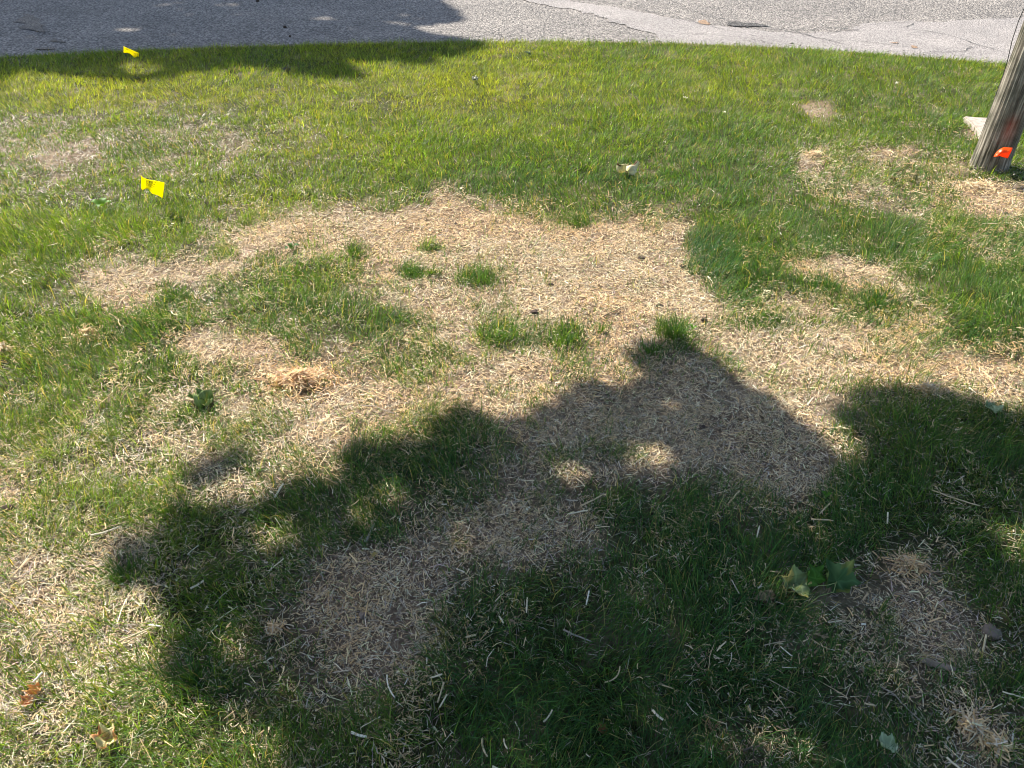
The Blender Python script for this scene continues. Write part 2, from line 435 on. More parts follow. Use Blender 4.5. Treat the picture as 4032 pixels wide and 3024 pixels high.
# ------------------------------------------------------------------ road
rx = np.concatenate([-np.geomspace(500, 6.2, 40), np.arange(-6, 6.01, 0.03), np.geomspace(6.2, 500, 40)])
rowsv = []; K = 60
prof = np.concatenate([np.linspace(0, 1, 44) ** 1.2 * 3.0, np.linspace(3.3, 10.3, 16)])
wob = (fbm(rx * 5, rx * 0, 31, 4) - 0.5) * 0.09
e0 = road_edge(rx) + wob
RX, RP = np.meshgrid(rx, prof)
k = RP / prof[-1]
RY = (e0[None] * (1 - k) + 17.9 * k)
RZ = -0.012 + 0.0 * RX + (fbm(RX * 2.2, RY * 2.2, 41, 2) - 0.5) * 0.008 + smooth(0, 0.03, RP) * 0.004
me = np_mesh('road', np.stack([RX, RY, RZ], -1).reshape(-1, 3), None, None,
             (lambda b, n: np.stack([b, b + 1, b + n + 1, b + n], 1))(
                 (np.meshgrid(np.arange(len(rx) - 1), np.arange(len(prof) - 1))[1] * len(rx)
                  + np.meshgrid(np.arange(len(rx) - 1), np.arange(len(prof) - 1))[0]).ravel(), len(rx)), True)
tag(link('road', me, M_ROAD), kind='structure')
def road_z(x, y):
    return -0.008 + (float(fbm(np.array([x * 2.2]), np.array([y * 2.2]), 41, 2)[0]) - 0.5) * 0.008

def draped_patch(name, outline, z, mat, step=0.06):
    """a thin sheet with a ragged outline lying on the road"""
    P = np.array(outline); x0, y0 = P.min(0); x1, y1 = P.max(0)
    gx = np.arange(x0, x1 + step, step); gy = np.arange(y0, y1 + step, step)
    GX, GY = np.meshgrid(gx, gy)
    wx = GX + (fbm(GX * 4, GY * 4, 51, 4) - 0.5) * 0.25; wy = GY + (fbm(GX * 4, GY * 4, 61, 4) - 0.5) * 0.25
    m = inside(outline, wx, wy) & (GY > road_edge(GX) - 0.02)
    Zp = -0.008 + (fbm(GX * 2.2, GY * 2.2, 41, 2) - 0.5) * 0.008 + z
    cell = m[:-1, :-1] & m[1:, :-1] & m[:-1, 1:] & m[1:, 1:]
    j, i = np.nonzero(cell); b = j * len(gx) + i
    me = np_mesh(name, np.stack([GX, GY, Zp], -1).reshape(-1, 3), None, None, np.stack([b, b + 1, b + len(gx) + 1, b + len(gx)], 1), True)
    return tag(link(name, me, mat), kind='structure')
pts = [(2050, 0), (2330, 60), (2560, 135), (2620, 185), (3000, 215), (3400, 240), (3900, 270), (4400, 330), (4700, 60), (4032, 68), (3640, 82), (3400, 95), (3290, 128), (3060, 122), (2920, 112), (2740, 80), (2500, 38), (2250, 0), (2000, -60), (1700, -60)]
draped_patch('road_patch', [at(*q) for q in pts], 0.005, M_PATCH, 0.03)

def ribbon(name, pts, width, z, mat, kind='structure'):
    """an irregular thin line draped on the road"""
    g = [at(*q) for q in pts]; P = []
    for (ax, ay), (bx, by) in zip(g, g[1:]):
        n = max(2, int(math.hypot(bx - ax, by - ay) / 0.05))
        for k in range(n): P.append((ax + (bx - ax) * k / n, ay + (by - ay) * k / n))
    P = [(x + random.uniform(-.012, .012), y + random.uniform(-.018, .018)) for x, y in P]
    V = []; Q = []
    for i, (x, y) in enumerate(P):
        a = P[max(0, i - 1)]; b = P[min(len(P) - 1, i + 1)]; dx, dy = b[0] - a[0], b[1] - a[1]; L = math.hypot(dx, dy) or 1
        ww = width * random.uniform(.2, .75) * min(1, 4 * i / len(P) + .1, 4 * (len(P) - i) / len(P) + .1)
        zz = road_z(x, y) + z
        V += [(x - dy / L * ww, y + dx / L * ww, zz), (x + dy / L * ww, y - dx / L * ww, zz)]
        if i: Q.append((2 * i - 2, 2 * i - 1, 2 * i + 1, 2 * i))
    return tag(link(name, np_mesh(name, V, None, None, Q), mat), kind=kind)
for pl, wd in [([(2346, 0), (2500, 30), (2688, 75), (2834, 112), (2980, 142), (3125, 182)], .009),
               ([(2560, 0), (2700, 36), (2870, 79), (2961, 100), (3144, 131), (3387, 188)], .010),
               ([(3105, 108), (3190, 116), (3280, 108), (3380, 118), (3290, 125), (3220, 135)], .012),
               ([(3400, 98), (3520, 88), (3640, 84), (3760, 78)], .008),
               ([(3560, 112), (3660, 122), (3750, 140), (3830, 170), (3900, 190), (3980, 215)], .008),
               ([(3770, 165), (3830, 185), (3790, 202), (3640, 205)], .008),
               ([(3568, 108), (3590, 96), (3615, 92)], .012),
               ([(3200, 160), (3350, 158), (3500, 175), (3600, 188)], .006),
               ([(3380, 123), (3420, 128)], .010),
               ([(2600, 130), (2800, 135), (2950, 150), (3050, 172)], .006),
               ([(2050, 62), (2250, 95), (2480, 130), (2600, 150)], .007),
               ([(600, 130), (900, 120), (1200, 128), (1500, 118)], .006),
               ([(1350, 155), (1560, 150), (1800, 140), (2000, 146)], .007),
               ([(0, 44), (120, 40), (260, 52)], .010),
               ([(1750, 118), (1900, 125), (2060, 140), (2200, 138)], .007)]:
    ribbon('road_line', pl, wd, 0.010, M_LINE)  # thin dark lines on the asphalt, cracks among them
# darker broken asphalt beside the pale strip and a few rusty stains
M_DARKA = asphalt('worn_dark_asphalt', (0.2, 0.19, 0.18), (0.07, 0.066, 0.064), 62, 0.014)
draped_patch('road_worn_spot', [at(*q) for q in [(2850, 92), (2900, 84), (2990, 92), (3040, 106), (2960, 112), (2890, 106)]], 0.009, M_DARKA, 0.02)
M_RUST = asphalt('rust_stained_asphalt', (0.50, 0.33, 0.20), (0.30, 0.21, 0.15), 90, 0.006, .2)
for q in [[(2735, 76), (2790, 72), (2815, 88), (2795, 97), (2750, 92)], [(3560, 178), (3610, 182), (3605, 194), (3575, 193)], [(3480, 160), (3530, 163), (3510, 170)]]:
    draped_patch('road_rust_stain', [at(*z) for z in q], 0.0095, M_RUST, 0.015)
M_SAND = asphalt('sandy_asphalt', (0.36, 0.31, 0.26), (0.2, 0.175, 0.15), 90, 0.008, .3)
for q in [[(60, 50), (130, 60), (170, 110), (160, 140), (110, 120), (80, 80)], [(215, 150), (260, 145), (290, 160), (220, 165)], [(150, 185), (215, 180), (225, 192), (160, 195)]]:
    draped_patch('road_sandy_stain', [at(*z) for z in q], 0.006, M_SAND, 0.02)

# ------------------------------------------------------------------ blades, straw and chips
def region(n):
    """random ground points, denser near the camera like the detail one can see"""
    return None

def blades(P, h, wd, lean, lean_dir, face, c_base, c_tip, two=True, curl=1.6):
    """grass blades: 5 corners (3 faces) or 3 corners (1 face) each"""
    n = len(P); z = height(P[:, 0], P[:, 1]) - 0.004
    base = np.stack([P[:, 0], P[:, 1], z], 1)
    fx = np.cos(face) * wd * .5; fy = np.sin(face) * wd * .5
    F = np.stack([fx, fy, np.zeros(n)], 1)
    lx = np.cos(lean_dir); ly = np.sin(lean_dir)
    def cent(t):
        s = lean * t ** curl
        up = t * np.sqrt(np.clip(1 - (lean * .8) ** 2 * t, .08, 1))
        return base + np.stack([lx * s * h, ly * s * h, up * h], 1)
    if two:
        V = np.stack([base - F, base + F, cent(.5) - F * .85, cent(.5) + F * .85, cent(1.)], 1).reshape(-1, 3)
        o = np.arange(n)[:, None] * 5
        Tt = np.concatenate([o + [0, 1, 3], o + [0, 3, 2], o + [2, 3, 4]], 1).reshape(-1, 3)
        C = np.stack([c_base, c_base, c_tip, c_tip, c_tip], 1).reshape(-1, 3)
    else:
        V = np.stack([base - F, base + F, cent(1.)], 1).reshape(-1, 3)
        Tt = np.arange(n * 3).reshape(-1, 3); C = np.stack([c_base, c_base, c_tip], 1).reshape(-1, 3)
    return V, Tt, C

def sample(n, y0, y1, margin=1.0):
    Yp = rng.uniform(y0, y1, n)
    half = 0.70 * (Yp * .8 + 1.06) + margin
    Xp = rng.uniform(-1, 1, n) * half.max(); k = np.abs(Xp) < half
    return np.stack([Xp[k], Yp[k]], 1)

GREENS = np.array([[0.036, 0.112, 0.042], [0.055, 0.138, 0.036], [0.085, 0.180, 0.030], [0.130, 0.225, 0.030], [0.200, 0.280, 0.050]])
def green(tone, n):
    """tone 0 = deep bluish green, 1 = yellow green"""
    t = np.clip(tone * 4 * .9 + rng.normal(0, .55, n), 0, 3.999); i = t.astype(int); f = (t - i)[:, None]
    return GREENS[i] * (1 - f) + GREENS[i + 1] * f
def add(store, r): store.append(r)
def merge(name, store, mat, label, cat):
    V = []; Tt = []; C = []; n = 0
    for v, t_, c in store: V.append(v); Tt.append(t_ + n); C.append(c); n += len(v)
    me = np_mesh(name, np.concatenate(V), np.concatenate(Tt), np.concatenate(C))
    return tag(link(name, me, mat), label, cat, kind='stuff')

clump_seed = 77
def clump(X, Y):
    return fbm(X * 11, Y * 11, clump_seed, 3) * .6 + fbm(X * 3, Y * 3, 5, 2) * .4

grass = []; dead = []
# (near, far, blades per m2 offered, blade width, two-piece)
for (y0, y1, dens, wd, two) in [(0.35, 2.2, 30000, .0020, True), (2.2, 3.8, 20000, .0023, True), (3.8, 5.4, 12500, .0031, True), (5.4, 7.6, 10000, .0042, False)]:
    half = 0.70 * (y1 * .8 + 1.06) + 1.0
    P = sample(int(dens * (y1 - y0) * 2 * half), y0, y1)
    P = P[P[:, 1] < road_edge(P[:, 0]) - .01 + (fbm(P[:, 0] * 5, P[:, 0] * 0, 31, 4) - 0.5) * 0.09 + rng.normal(0, .012, len(P))]
    P_all = P; G = look(GRASS_MAP, P[:, 0], P[:, 1]); cl = clump(P[:, 0], P[:, 1])
    lawn = smooth(.55, .95, G)
    prob = np.clip(G * 1.0 + (cl - .5) * (3.2 * (1 - lawn) + 1.3 * lawn) * np.clip(G * 3, 0, 1), .04, 1)
    keep = rng.random(len(P)) < prob; P = P[keep]; G = G[keep]; cl = cl[keep]; n = len(P)
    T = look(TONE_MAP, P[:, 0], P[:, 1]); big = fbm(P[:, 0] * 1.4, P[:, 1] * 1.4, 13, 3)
    h = rng.lognormal(math.log(.043), .36, n) * (.45 + .5 * cl + .6 * G)
    h = np.clip(h, .012, .10) * (1.0 if y0 < 3 else .72)
    ld = fbm(P[:, 0] * 2.3, P[:, 1] * 2.3, 88, 2) * 4 * math.pi + rng.normal(0, 1.2, n)
    lean = np.clip(rng.normal(.75, .35, n), .05, 1.5)
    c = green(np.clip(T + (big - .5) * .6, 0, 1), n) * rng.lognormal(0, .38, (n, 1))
    dry = rng.random(n) < (.06 + .12 * (1 - G))
    c[dry] = np.array([.27, .28, .13]) * rng.lognormal(0, .25, (dry.sum(), 1))
    add(grass, blades(P, h, wd * rng.uniform(.7, 1.3, n), lean, ld, rng.uniform(0, math.pi, n), c * .9 + .012, c, two))
    # dead, bleached blades low in the turf
    D = np.clip(look(DEAD_MAP, P_all[:, 0], P_all[:, 1]), 0, 1)
    k = rng.random(len(P_all)) < D * .55
    Q = P_all[k] + rng.normal(0, .01, (k.sum(), 2)); Q = Q[Q[:, 1] < road_edge(Q[:, 0]) - .02]; m = len(Q)
    cd = (np.array([.46, .40, .30]) + rng.normal(0, .03, (m, 3))) * rng.lognormal(-.1, .35, (m, 1))
    add(dead, blades(Q, rng.uniform(.015, .045, m), wd * rng.uniform(.8, 1.6, m), rng.uniform(.8, 1.9, m), rng.uniform(0, 6.3, m), rng.uniform(0, 3.1, m), cd, cd, two, 1.1))
merge('lawn_grass', grass, M_GRASS, 'short patchy green lawn grass, thick by the road and thin among the straw', 'grass')
merge('dead_grass', dead, M_STRAW, 'bleached dead grass blades matted low between the green ones', 'dead grass')

STRAWC = np.array([[.72, .54, .30], [.80, .66, .42], [.64, .45, .22], [.46, .32, .18], [.68, .60, .46], [.54, .44, .30], [.30, .20, .12]])
STRAWW = np.array([.26, .2, .16, .13, .12, .08, .05])
def straws(P, L, wd, z, tilt, az, cols, bend):
    """flattened, slightly folded stalk pieces: 9 corners, 8 faces"""
    n = len(P)
    d = np.stack([np.cos(az) * np.cos(tilt), np.sin(az) * np.cos(tilt), np.sin(tilt)], 1)
    s = np.stack([-np.sin(az), np.cos(az), np.zeros(n)], 1); up = np.cross(d, s)
    roll = rng.uniform(-.9, .9, n)[:, None]
    s2 = s * np.cos(roll) + up * np.sin(roll); u2 = -s * np.sin(roll) + up * np.cos(roll)
    c = np.stack([P[:, 0], P[:, 1], height(P[:, 0], P[:, 1]) + z], 1)
    rows = []
    for t_ in (-.5, 0, .5):
        q = c + d * (t_ * L)[:, None] + s * (bend * L * (t_ * t_ * 4 - .5))[:, None] + np.array([0, 0, 1]) * (np.abs(t_) * -.03 * L)[:, None]
        for e, k_ in ((-.5, 0), (0, .38), (.5, 0)):
            rows.append(q + s2 * (e * wd)[:, None] + u2 * (k_ * wd)[:, None])
    V = np.stack(rows, 1).reshape(-1, 3); o = np.arange(n)[:, None] * 9; F = []
    for r_ in (0, 3):
        for c_ in (0, 1):
            a_ = r_ + c_; F += [o + [a_, a_ + 1, a_ + 4], o + [a_, a_ + 4, a_ + 3]]
    return V, np.concatenate(F, 1).reshape(-1, 3), np.repeat(cols, 9, 0)
def chips(P, L, wd, z, tilt, az, cols):
    n = len(P)
    d = np.stack([np.cos(az) * np.cos(tilt), np.sin(az) * np.cos(tilt), np.sin(tilt)], 1) * (L * .5)[:, None]
    s = np.stack([-np.sin(az), np.cos(az), rng.uniform(-.7, .7, n)], 1) * (wd * .5)[:, None]
    c = np.stack([P[:, 0], P[:, 1], height(P[:, 0], P[:, 1]) + z], 1)
    V = np.stack([c - d - s, c - d + s, c + d + s * .7, c + d - s * .7], 1).reshape(-1, 3)
    o = np.arange(n)[:, None] * 4
    return V, np.concatenate([o + [0, 1, 2], o + [0, 2, 3]], 1).reshape(-1, 3), np.repeat(cols, 4, 0)
def straw_colour(n, P=None):
    c = STRAWC[rng.choice(len(STRAWC), n, p=STRAWW)] * rng.lognormal(0, .2, (n, 1))
    if P is not None:
        warm = smooth(.5, .75, fbm(P[:, 0] * 2.5, P[:, 1] * 2.5, 202, 3))[:, None]
        c = c * (1 - warm) + c * np.array([1.03, .93, .82]) * warm
    return np.clip(c, 0, .85)

straw = []; chip = []
for (y0, y1, ds, dc) in [(0.35, 2.2, 6200, 30000), (2.2, 3.8, 5800, 24000), (3.8, 5.6, 4200, 14000), (5.6, 7.3, 1200, 3000)]:
    half = 0.70 * (y1 * .8 + 1.06) + 1.0; area = (y1 - y0) * 2 * half
    for kind_, dens in (('s', ds), ('c', dc)):
        P = sample(int(dens * area), y0, y1)
        P = P[P[:, 1] < road_edge(P[:, 0]) - .25]
        S = look(STRAW_MAP, P[:, 0], P[:, 1]); G = look(GRASS_MAP, P[:, 0], P[:, 1])
        cl = fbm(P[:, 0] * 8, P[:, 1] * 8, 131, 3)
        k = rng.random(len(P)) < np.clip(S ** 1.6 + (cl - .5) * 1.5 * np.clip(S * 2.5, 0, 1) * (1.2 - S), .0, 1) * (.4 + .6 * smooth(.24, .42, fbm(P[:, 0] * 13 + 40, P[:, 1] * 13, 611, 2)))
        P = P[k]; S = S[k]; G = G[k]; n = len(P)
        lift = np.where(G > .35, rng.uniform(.004, .042, n) * np.clip(G, 0, 1), rng.uniform(.001, .012, n))
        if kind_ == 's':
            L = np.clip(rng.lognormal(math.log(.019), .55, n), .007, .085)
            add(straw, straws(P, L, np.clip(rng.lognormal(math.log(.0017), .42, n), .0009, .0055), lift + .002, rng.normal(0, .2, n), rng.uniform(0, 6.3, n), straw_colour(n, P), rng.normal(0, .06, n)))
        else:
            L = np.clip(rng.lognormal(math.log(.011), .45, n), .004, .03)
            add(chip, chips(P, L, np.clip(rng.lognormal(math.log(.0016), .38, n), .0008, .0045), lift * .6 + .001, rng.normal(0, .25, n), rng.uniform(0, 6.3, n), straw_colour(n, P) * .95))
merge('straw_mulch', straw, M_STRAW, 'loose golden straw mulch strewn over bare soil in the middle of the lawn', 'straw')
merge('chopped_straw', chip, M_STRAW, 'fine chopped straw and seed mulch covering the soil between longer straw pieces', 'straw')

# ------------------------------------------------------------------ edge gravel
n = 5200
gx = rng.uniform(-6, 6, n); gy = road_edge(gx) + rng.exponential(.05, n) * np.where(gx > 1.5, 1.3, .7) - .02 + rng.normal(0, .012, n)
V = []; 
ico = np.array([(1, 0, 0), (-1, 0, 0), (0, 1, 0), (0, -1, 0), (0, 0, 1), (0, 0, -1)], float)
fac = np.array([(0, 2, 4), (2, 1, 4), (1, 3, 4), (3, 0, 4), (2, 0, 5), (1, 2, 5), (3, 1, 5), (0, 3, 5)])
sz = rng.lognormal(math.log(.0045), .45, n)
jit = 1 + rng.uniform(-.35, .35, (n, 6, 1)); V = ico[None] * jit * sz[:, None, None] * np.array([1, 1, .7]) + np.stack([gx, gy, np.full(n, -.003)], 1)[:, None]
gc = np.array([.27, .24, .21]) * rng.lognormal(0, .35, (n, 1)); gc = np.clip(gc, .02, .6)
me = np_mesh('edge_gravel', V.reshape(-1, 3), (np.arange(n)[:, None, None] * 6 + fac[None]).reshape(-1, 3), np.repeat(gc, 6, 0))
tag(link('edge_gravel', me, M_STRAW), 'loose grit and small stones along the crumbling asphalt edge', 'gravel', kind='stuff')

# ------------------------------------------------------------------ tubes
def tube(pts, radii, sides=8, rough=0.0):
    V = []; F = []; pts = [Vector(p) for p in pts]
    for i, p_ in enumerate(pts):
        d = (pts[min(i + 1, len(pts) - 1)] - pts[max(i - 1, 0)]).normalized()
        a_ = Vector((0, 0, 1)) if abs(d.z) < .9 else Vector((1, 0, 0)); s = d.cross(a_).normalized(); u = s.cross(d)
        for k_ in range(sides):
            an = 2 * math.pi * k_ / sides; r_ = radii[i] * (1 + rough * random.uniform(-1, 1))
            V.append(tuple(p_ + (s * math.cos(an) + u * math.sin(an)) * r_))
        if i:
            b_ = (i - 1) * sides
            for k_ in range(sides): F.append((b_ + k_, b_ + (k_ + 1) % sides, b_ + sides + (k_ + 1) % sides, b_ + sides + k_))
    n0 = len(V); V.append(tuple(pts[0])); V.append(tuple(pts[-1])); T_ = []
    for k_ in range(sides):
        T_.append((n0, (k_ + 1) % sides, k_)); e_ = (len(pts) - 1) * sides; T_.append((n0 + 1, e_ + k_, e_ + (k_ + 1) % sides))
    return V, T_, F
def tube_obj(name, pts, radii, mat, parent=None, sides=8, rough=0.0, smooth_=True):
    V, T_, F = tube(pts, radii, sides, rough)
    return link(name, np_mesh(name, V, T_, None, F, smooth_), mat, parent)

# ------------------------------------------------------------------ utility pole
M_POLE, t, p = new_mat('weathered_pole_wood')
N = t.nodes.new; L = t.links.new
tc = N('ShaderNodeTexCoord'); mp = N('ShaderNodeMapping'); mp.inputs['Scale'].default_value = (1, 1, .045); L(tc.outputs['Object'], mp.inputs[0])
n1 = N('ShaderNodeTexNoise'); n1.inputs['Scale'].default_value = 90; n1.inputs['Detail'].default_value = 8; n1.inputs['Roughness'].default_value = .65; L(mp.outputs[0], n1.inputs['Vector'])
n2 = N('ShaderNodeTexNoise'); n2.inputs['Scale'].default_value = 9; n2.inputs['Detail'].default_value = 6; L(tc.outputs['Object'], n2.inputs['Vector'])
r1 = N('ShaderNodeValToRGB'); e = r1.color_ramp.elements; e[0].position = .34; e[0].color = (.07, .06, .048, 1); e[1].position = .66; e[1].color = (.44, .41, .355, 1)
x_ = r1.color_ramp.elements.new(.5); x_.color = (.22, .198, .165, 1); L(n1.outputs[0], r1.inputs[0])
r2 = N('ShaderNodeValToRGB'); e = r2.color_ramp.elements; e[0].position = .38; e[0].color = (.5, .52, .46, 1); e[1].position = .62; e[1].color = (1.15, 1.12, 1.08, 1); L(n2.outputs[0], r2.inputs[0])
mu = N('ShaderNodeMixRGB'); mu.blend_type = 'MULTIPLY'; mu.inputs[0].default_value = 1; L(r1.outputs[0], mu.inputs[1]); L(r2.outputs[0], mu.inputs[2])
# faint orange marking paint above the flag: colour attribute from the mesh
at_ = N('ShaderNodeVertexColor'); at_.layer_name = 'Col'; sp_ = N('ShaderNodeSeparateColor'); L(at_.outputs[0], sp_.inputs[0])
mo = N('ShaderNodeMixRGB'); mo.inputs[2].default_value = (.55, .13, .08, 1); L(sp_.outputs[0], mo.inputs[0]); L(mu.outputs[0], mo.inputs[1])
L(mo.outputs[0], p.inputs['Base Color'])
bp = N('ShaderNodeBump'); bp.inputs['Distance'].default_value = .012; L(n1.outputs[0], bp.inputs['Height']); L(bp.outputs[0], p.inputs['Normal'])
p.inputs['Roughness'].default_value = .9; p.inputs['Specular IOR Level'].default_value = .15

POLE = Vector((2.852, 4.452, 0)); PR = .0975
pole = empty('utility_pole', POLE, 'weathered grey wooden utility pole at the right edge, cracked lengthwise', 'utility pole')
sides = 180; zz = np.concatenate([np.linspace(-.15, 2.6, 150), np.linspace(2.8, 9, 20)])
A, ZZ = np.meshgrid(np.linspace(0, 2 * math.pi, sides, endpoint=False), zz)
ca, sa = np.cos(A), np.sin(A)
warp = (fbm(A * 2, ZZ * 1.1, 301, 3) - .5) * .8
gro = np.zeros_like(A)
for k_ in range(46):
    a0 = rng.uniform(0, 2 * math.pi); z0 = rng.uniform(-.2, 2.4); ln = rng.uniform(.15, 1.3); dp = rng.uniform(.002, .009); wv = rng.uniform(.012, .035)
    da = np.abs((A + warp * .06 - a0 + math.pi) % (2 * math.pi) - math.pi)
    gro += dp * np.exp(-(da / wv) ** 2) * smooth(0, .12, ln / 2 - np.abs(ZZ - z0 - ln / 2) + .06)
ridges = (np.abs(vnoise(A * 14 + warp * 2, ZZ * .7, 311) - .5)) * .006 + (vnoise(A * 40, ZZ * 2.2, 312) - .5) * .0022
R_ = PR * (1 - .02 * ZZ / 9 * 10 * .3) + .012 * np.exp(-np.clip(ZZ, 0, 9) / .12) * .6 - np.clip(gro, 0, .016) + ridges
pc = np.zeros(A.shape + (3,))
cam_a = math.atan2(-POLE.y, -POLE.x)
def adiff(a0): return (A - cam_a - a0 + math.pi) % (2 * math.pi) - math.pi
pc[..., 0] = .42 * np.exp(-(adiff(.35) / .30) ** 2) * smooth(.16, .24, ZZ) * smooth(.38, .26, ZZ) * (.5 + fbm(A * 9, ZZ * 6, 320, 3))
slash = np.exp(-((adiff(-.15) - (ZZ - .66) * -6.5) / .05) ** 2) * (np.abs(ZZ - .66) < .055)
pc[..., 0] = np.clip(pc[..., 0] + slash * .55, 0, 1)
V = np.stack([ca * R_, sa * R_, ZZ], -1).reshape(-1, 3)
ii, jj = np.meshgrid(np.arange(sides), np.arange(len(zz) - 1)); b0 = jj * sides; i2 = (ii + 1) % sides
Q = np.stack([b0 + ii, b0 + i2, b0 + sides + i2, b0 + sides + ii], -1).reshape(-1, 4)
link('shaft', np_mesh('shaft', V, None, pc.reshape(-1, 3), Q, True), M_POLE, pole)
tube_obj('pole_top', [(0, 0, 9.0), (0, 0, 9.03)], [.08, .05], M_POLE, pole, 24)
gw = []
la = cam_a - 1.42
for z_, off in [(0.02, .004), (.3, .004), (.52, .006), (.60, .012), (.70, .026), (.80, .030), (.92, .022), (1.05, .008), (1.15, .004), (1.5, .004), (1.62, .012), (1.72, .03), (1.85, .035), (2.0, .015), (2.2, .004), (5, .002), (8.8, 0)]:
    rr = PR - .06 * z_ / 9 + off; gw.append((math.cos(la) * rr, math.sin(la) * rr, z_))
tube_obj('ground_wire', gw, [.0022] * len(gw), M_WIRE, pole, 6)
for z_ in (.42, 1.1, 1.52, 2.3):
    q = Vector((math.cos(la) * PR, math.sin(la) * PR, z_)); s = Vector((-math.sin(la), math.cos(la), 0)) * .008
    tube_obj('wire_staple', [q - s, q - s + Vector((math.cos(la), math.sin(la), 0)) * .007, q + s + Vector((math.cos(la), math.sin(la), 0)) * .007, q + s], [.0015] * 4, M_WIRE, pole, 5)

# concrete pad half buried behind the pole
pad = [at(*q) for q in [(3789, 476), (3830, 481), (3890, 483), (3950, 487), (3962, 520), (3925, 575), (3858, 556), (3840, 528), (3815, 498)]]
bm = bmesh.new(); vs = [bm.verts.new((x + random.uniform(-.006, .006), y, .035)) for x, y in pad]
f = bm.faces.new(vs); r_ = bmesh.ops.extrude_face_region(bm, geom=[f]); 
for v in r_['geom']:
    if isinstance(v, bmesh.types.BMVert): v.co.z = -.06
bmesh.ops.recalc_face_normals(bm, faces=bm.faces)
bmesh.ops.bevel(bm, geom=[e_ for e_ in bm.edges], offset=.008, segments=2, affect='EDGES')
me = bpy.data.meshes.new('concrete_pad'); bm.to_mesh(me); bm.free()
tag(link('concrete_pad', me, M_CONC), 'pale flat concrete slab half buried in the grass behind the utility pole', 'concrete slab')

# ------------------------------------------------------------------ marker flags
def flag_mat(name, c, tr):
    m, t, p = new_mat(name)
    p.inputs['Base Color'].default_value = (*c, 1); p.inputs['Roughness'].default_value = .35
    tc = t.nodes.new('ShaderNodeTexCoord'); nz_ = t.nodes.new('ShaderNodeTexNoise'); nz_.inputs['Scale'].default_value = 25
    t.links.new(tc.outputs['Object'], nz_.inputs['Vector'])
    b_ = t.nodes.new('ShaderNodeBump'); b_.inputs['Distance'].default_value = .002; t.links.new(nz_.outputs[0], b_.inputs['Height']); t.links.new(b_.outputs[0], p.inputs['Normal'])
    tb = t.nodes.new('ShaderNodeBsdfTranslucent'); tb.inputs[0].default_value = (*c, 1)
    mx = t.nodes.new('ShaderNodeMixShader'); mx.inputs[0].default_value = tr
    t.links.new(p.outputs[0], mx.inputs[1]); t.links.new(tb.outputs[0], mx.inputs[2]); t.links.new(mx.outputs[0], t.nodes['Material Output'].inputs[0])
    return m
M_YEL = flag_mat('yellow_flag_vinyl', (1.0, .90, .001), .75)
M_ORA = flag_mat('orange_flag_vinyl', (1.0, .14, .008), .5)

def sheet(name, P, mat, parent, thick=.0006):
    """P[j][i] grid of points -> thin sheet with real thickness"""
    nj, ni = len(P), len(P[0]); V = [tuple(v) for r_ in P for v in r_]
    F = [(j * ni + i, j * ni + i + 1, (j + 1) * ni + i + 1, (j + 1) * ni + i) for j in range(nj - 1) for i in range(ni - 1)]
    o = link(name, np_mesh(name, V, None, None, F, True), mat, parent)
    md = o.modifiers.new('thickness', 'SOLIDIFY'); md.thickness = thick
    return o

def text_on(surface, s, u0, u1, v0, v1, mirror, mat, parent, lift):
    """flat lettering laid over a bent surface(u, v) -> point, normal"""
    cu = bpy.data.curves.new('lettering', 'FONT'); cu.body = s; cu.size = 1; cu.resolution_u = 3
    tmp = bpy.data.objects.new('tmp', cu); me = bpy.data.meshes.new_from_object(tmp); bpy.data.objects.remove(tmp)
    bm = bmesh.new(); bm.from_mesh(me); bmesh.ops.triangulate(bm, faces=bm.faces[:])
    xs_ = [v.co.x for v in bm.verts]; ys_ = [v.co.y for v in bm.verts]; ax, bx, ay, by = min(xs_), max(xs_), min(ys_), max(ys_)
    for v in bm.verts:
        a_ = (v.co.x - ax) / (bx - ax); b_ = (v.co.y - ay) / (by - ay)
        if mirror: a_ = 1 - a_
        q = surface(u0 + (u1 - u0) * a_, v0 + (v1 - v0) * (1 - b_)); v.co = q + lift
    bm.to_mesh(me); bm.free(); me.name = 'lettering'
    return link('lettering', me, mat, parent)

# near yellow flag: outline rows follow the photographed shape, sheet waves in depth
fY = at(538, 838)[1]
base = Vector((at(538, 838)[0], fY, 0)); base.z = hz(base.x, base.y)
f1 = empty('marker_flag', base, 'nearer yellow flag standing on a wire in the grass, lettering showing through reversed', 'marker flag', 'utility marker flags')
top = [(554, 690), (563, 699), (575, 704), (590, 708), (605, 710), (620, 713), (634, 716), (648, 719)]
bot = [(557, 745), (564, 747), (573, 743), (583, 744), (591, 752), (600, 763), (620, 768), (641, 781)]
wav = [0, .010, .016, .006, -.010, -.012, 0, .010]
def lerp(a_, t_):
    k_ = min(len(a_) - 2, int(t_ * (len(a_) - 1))); f_ = t_ * (len(a_) - 1) - k_
    if isinstance(a_[0], tuple): return tuple(x * (1 - f_) + y * f_ for x, y in zip(a_[k_], a_[k_ + 1]))
    return a_[k_] * (1 - f_) + a_[k_ + 1] * f_
def surf1(u, v):
    a_ = lerp(top, u); b_ = lerp(bot, u); px, py = a_[0] * (1 - v) + b_[0] * v, a_[1] * (1 - v) + b_[1] * v
    return on_wall(px, py, fY + lerp(wav, u) * (1 - .5 * v)) - base
sheet('flag_sheet', [[surf1(i / 21, j / 8) for i in range(22)] for j in range(9)], M_YEL, f1)
lf = Vector((0, -.0012, 0.0004))
text_on(surf1, 'DTE', .25, .68, .12, .36, True, M_INK, f1, lf)
text_on(surf1, 'BURIED GAS', .30, .80, .42, .53, True, M_INK, f1, lf)
text_on(surf1, 'HAND DIG', .20, .64, .56, .66, True, M_INK, f1, lf)
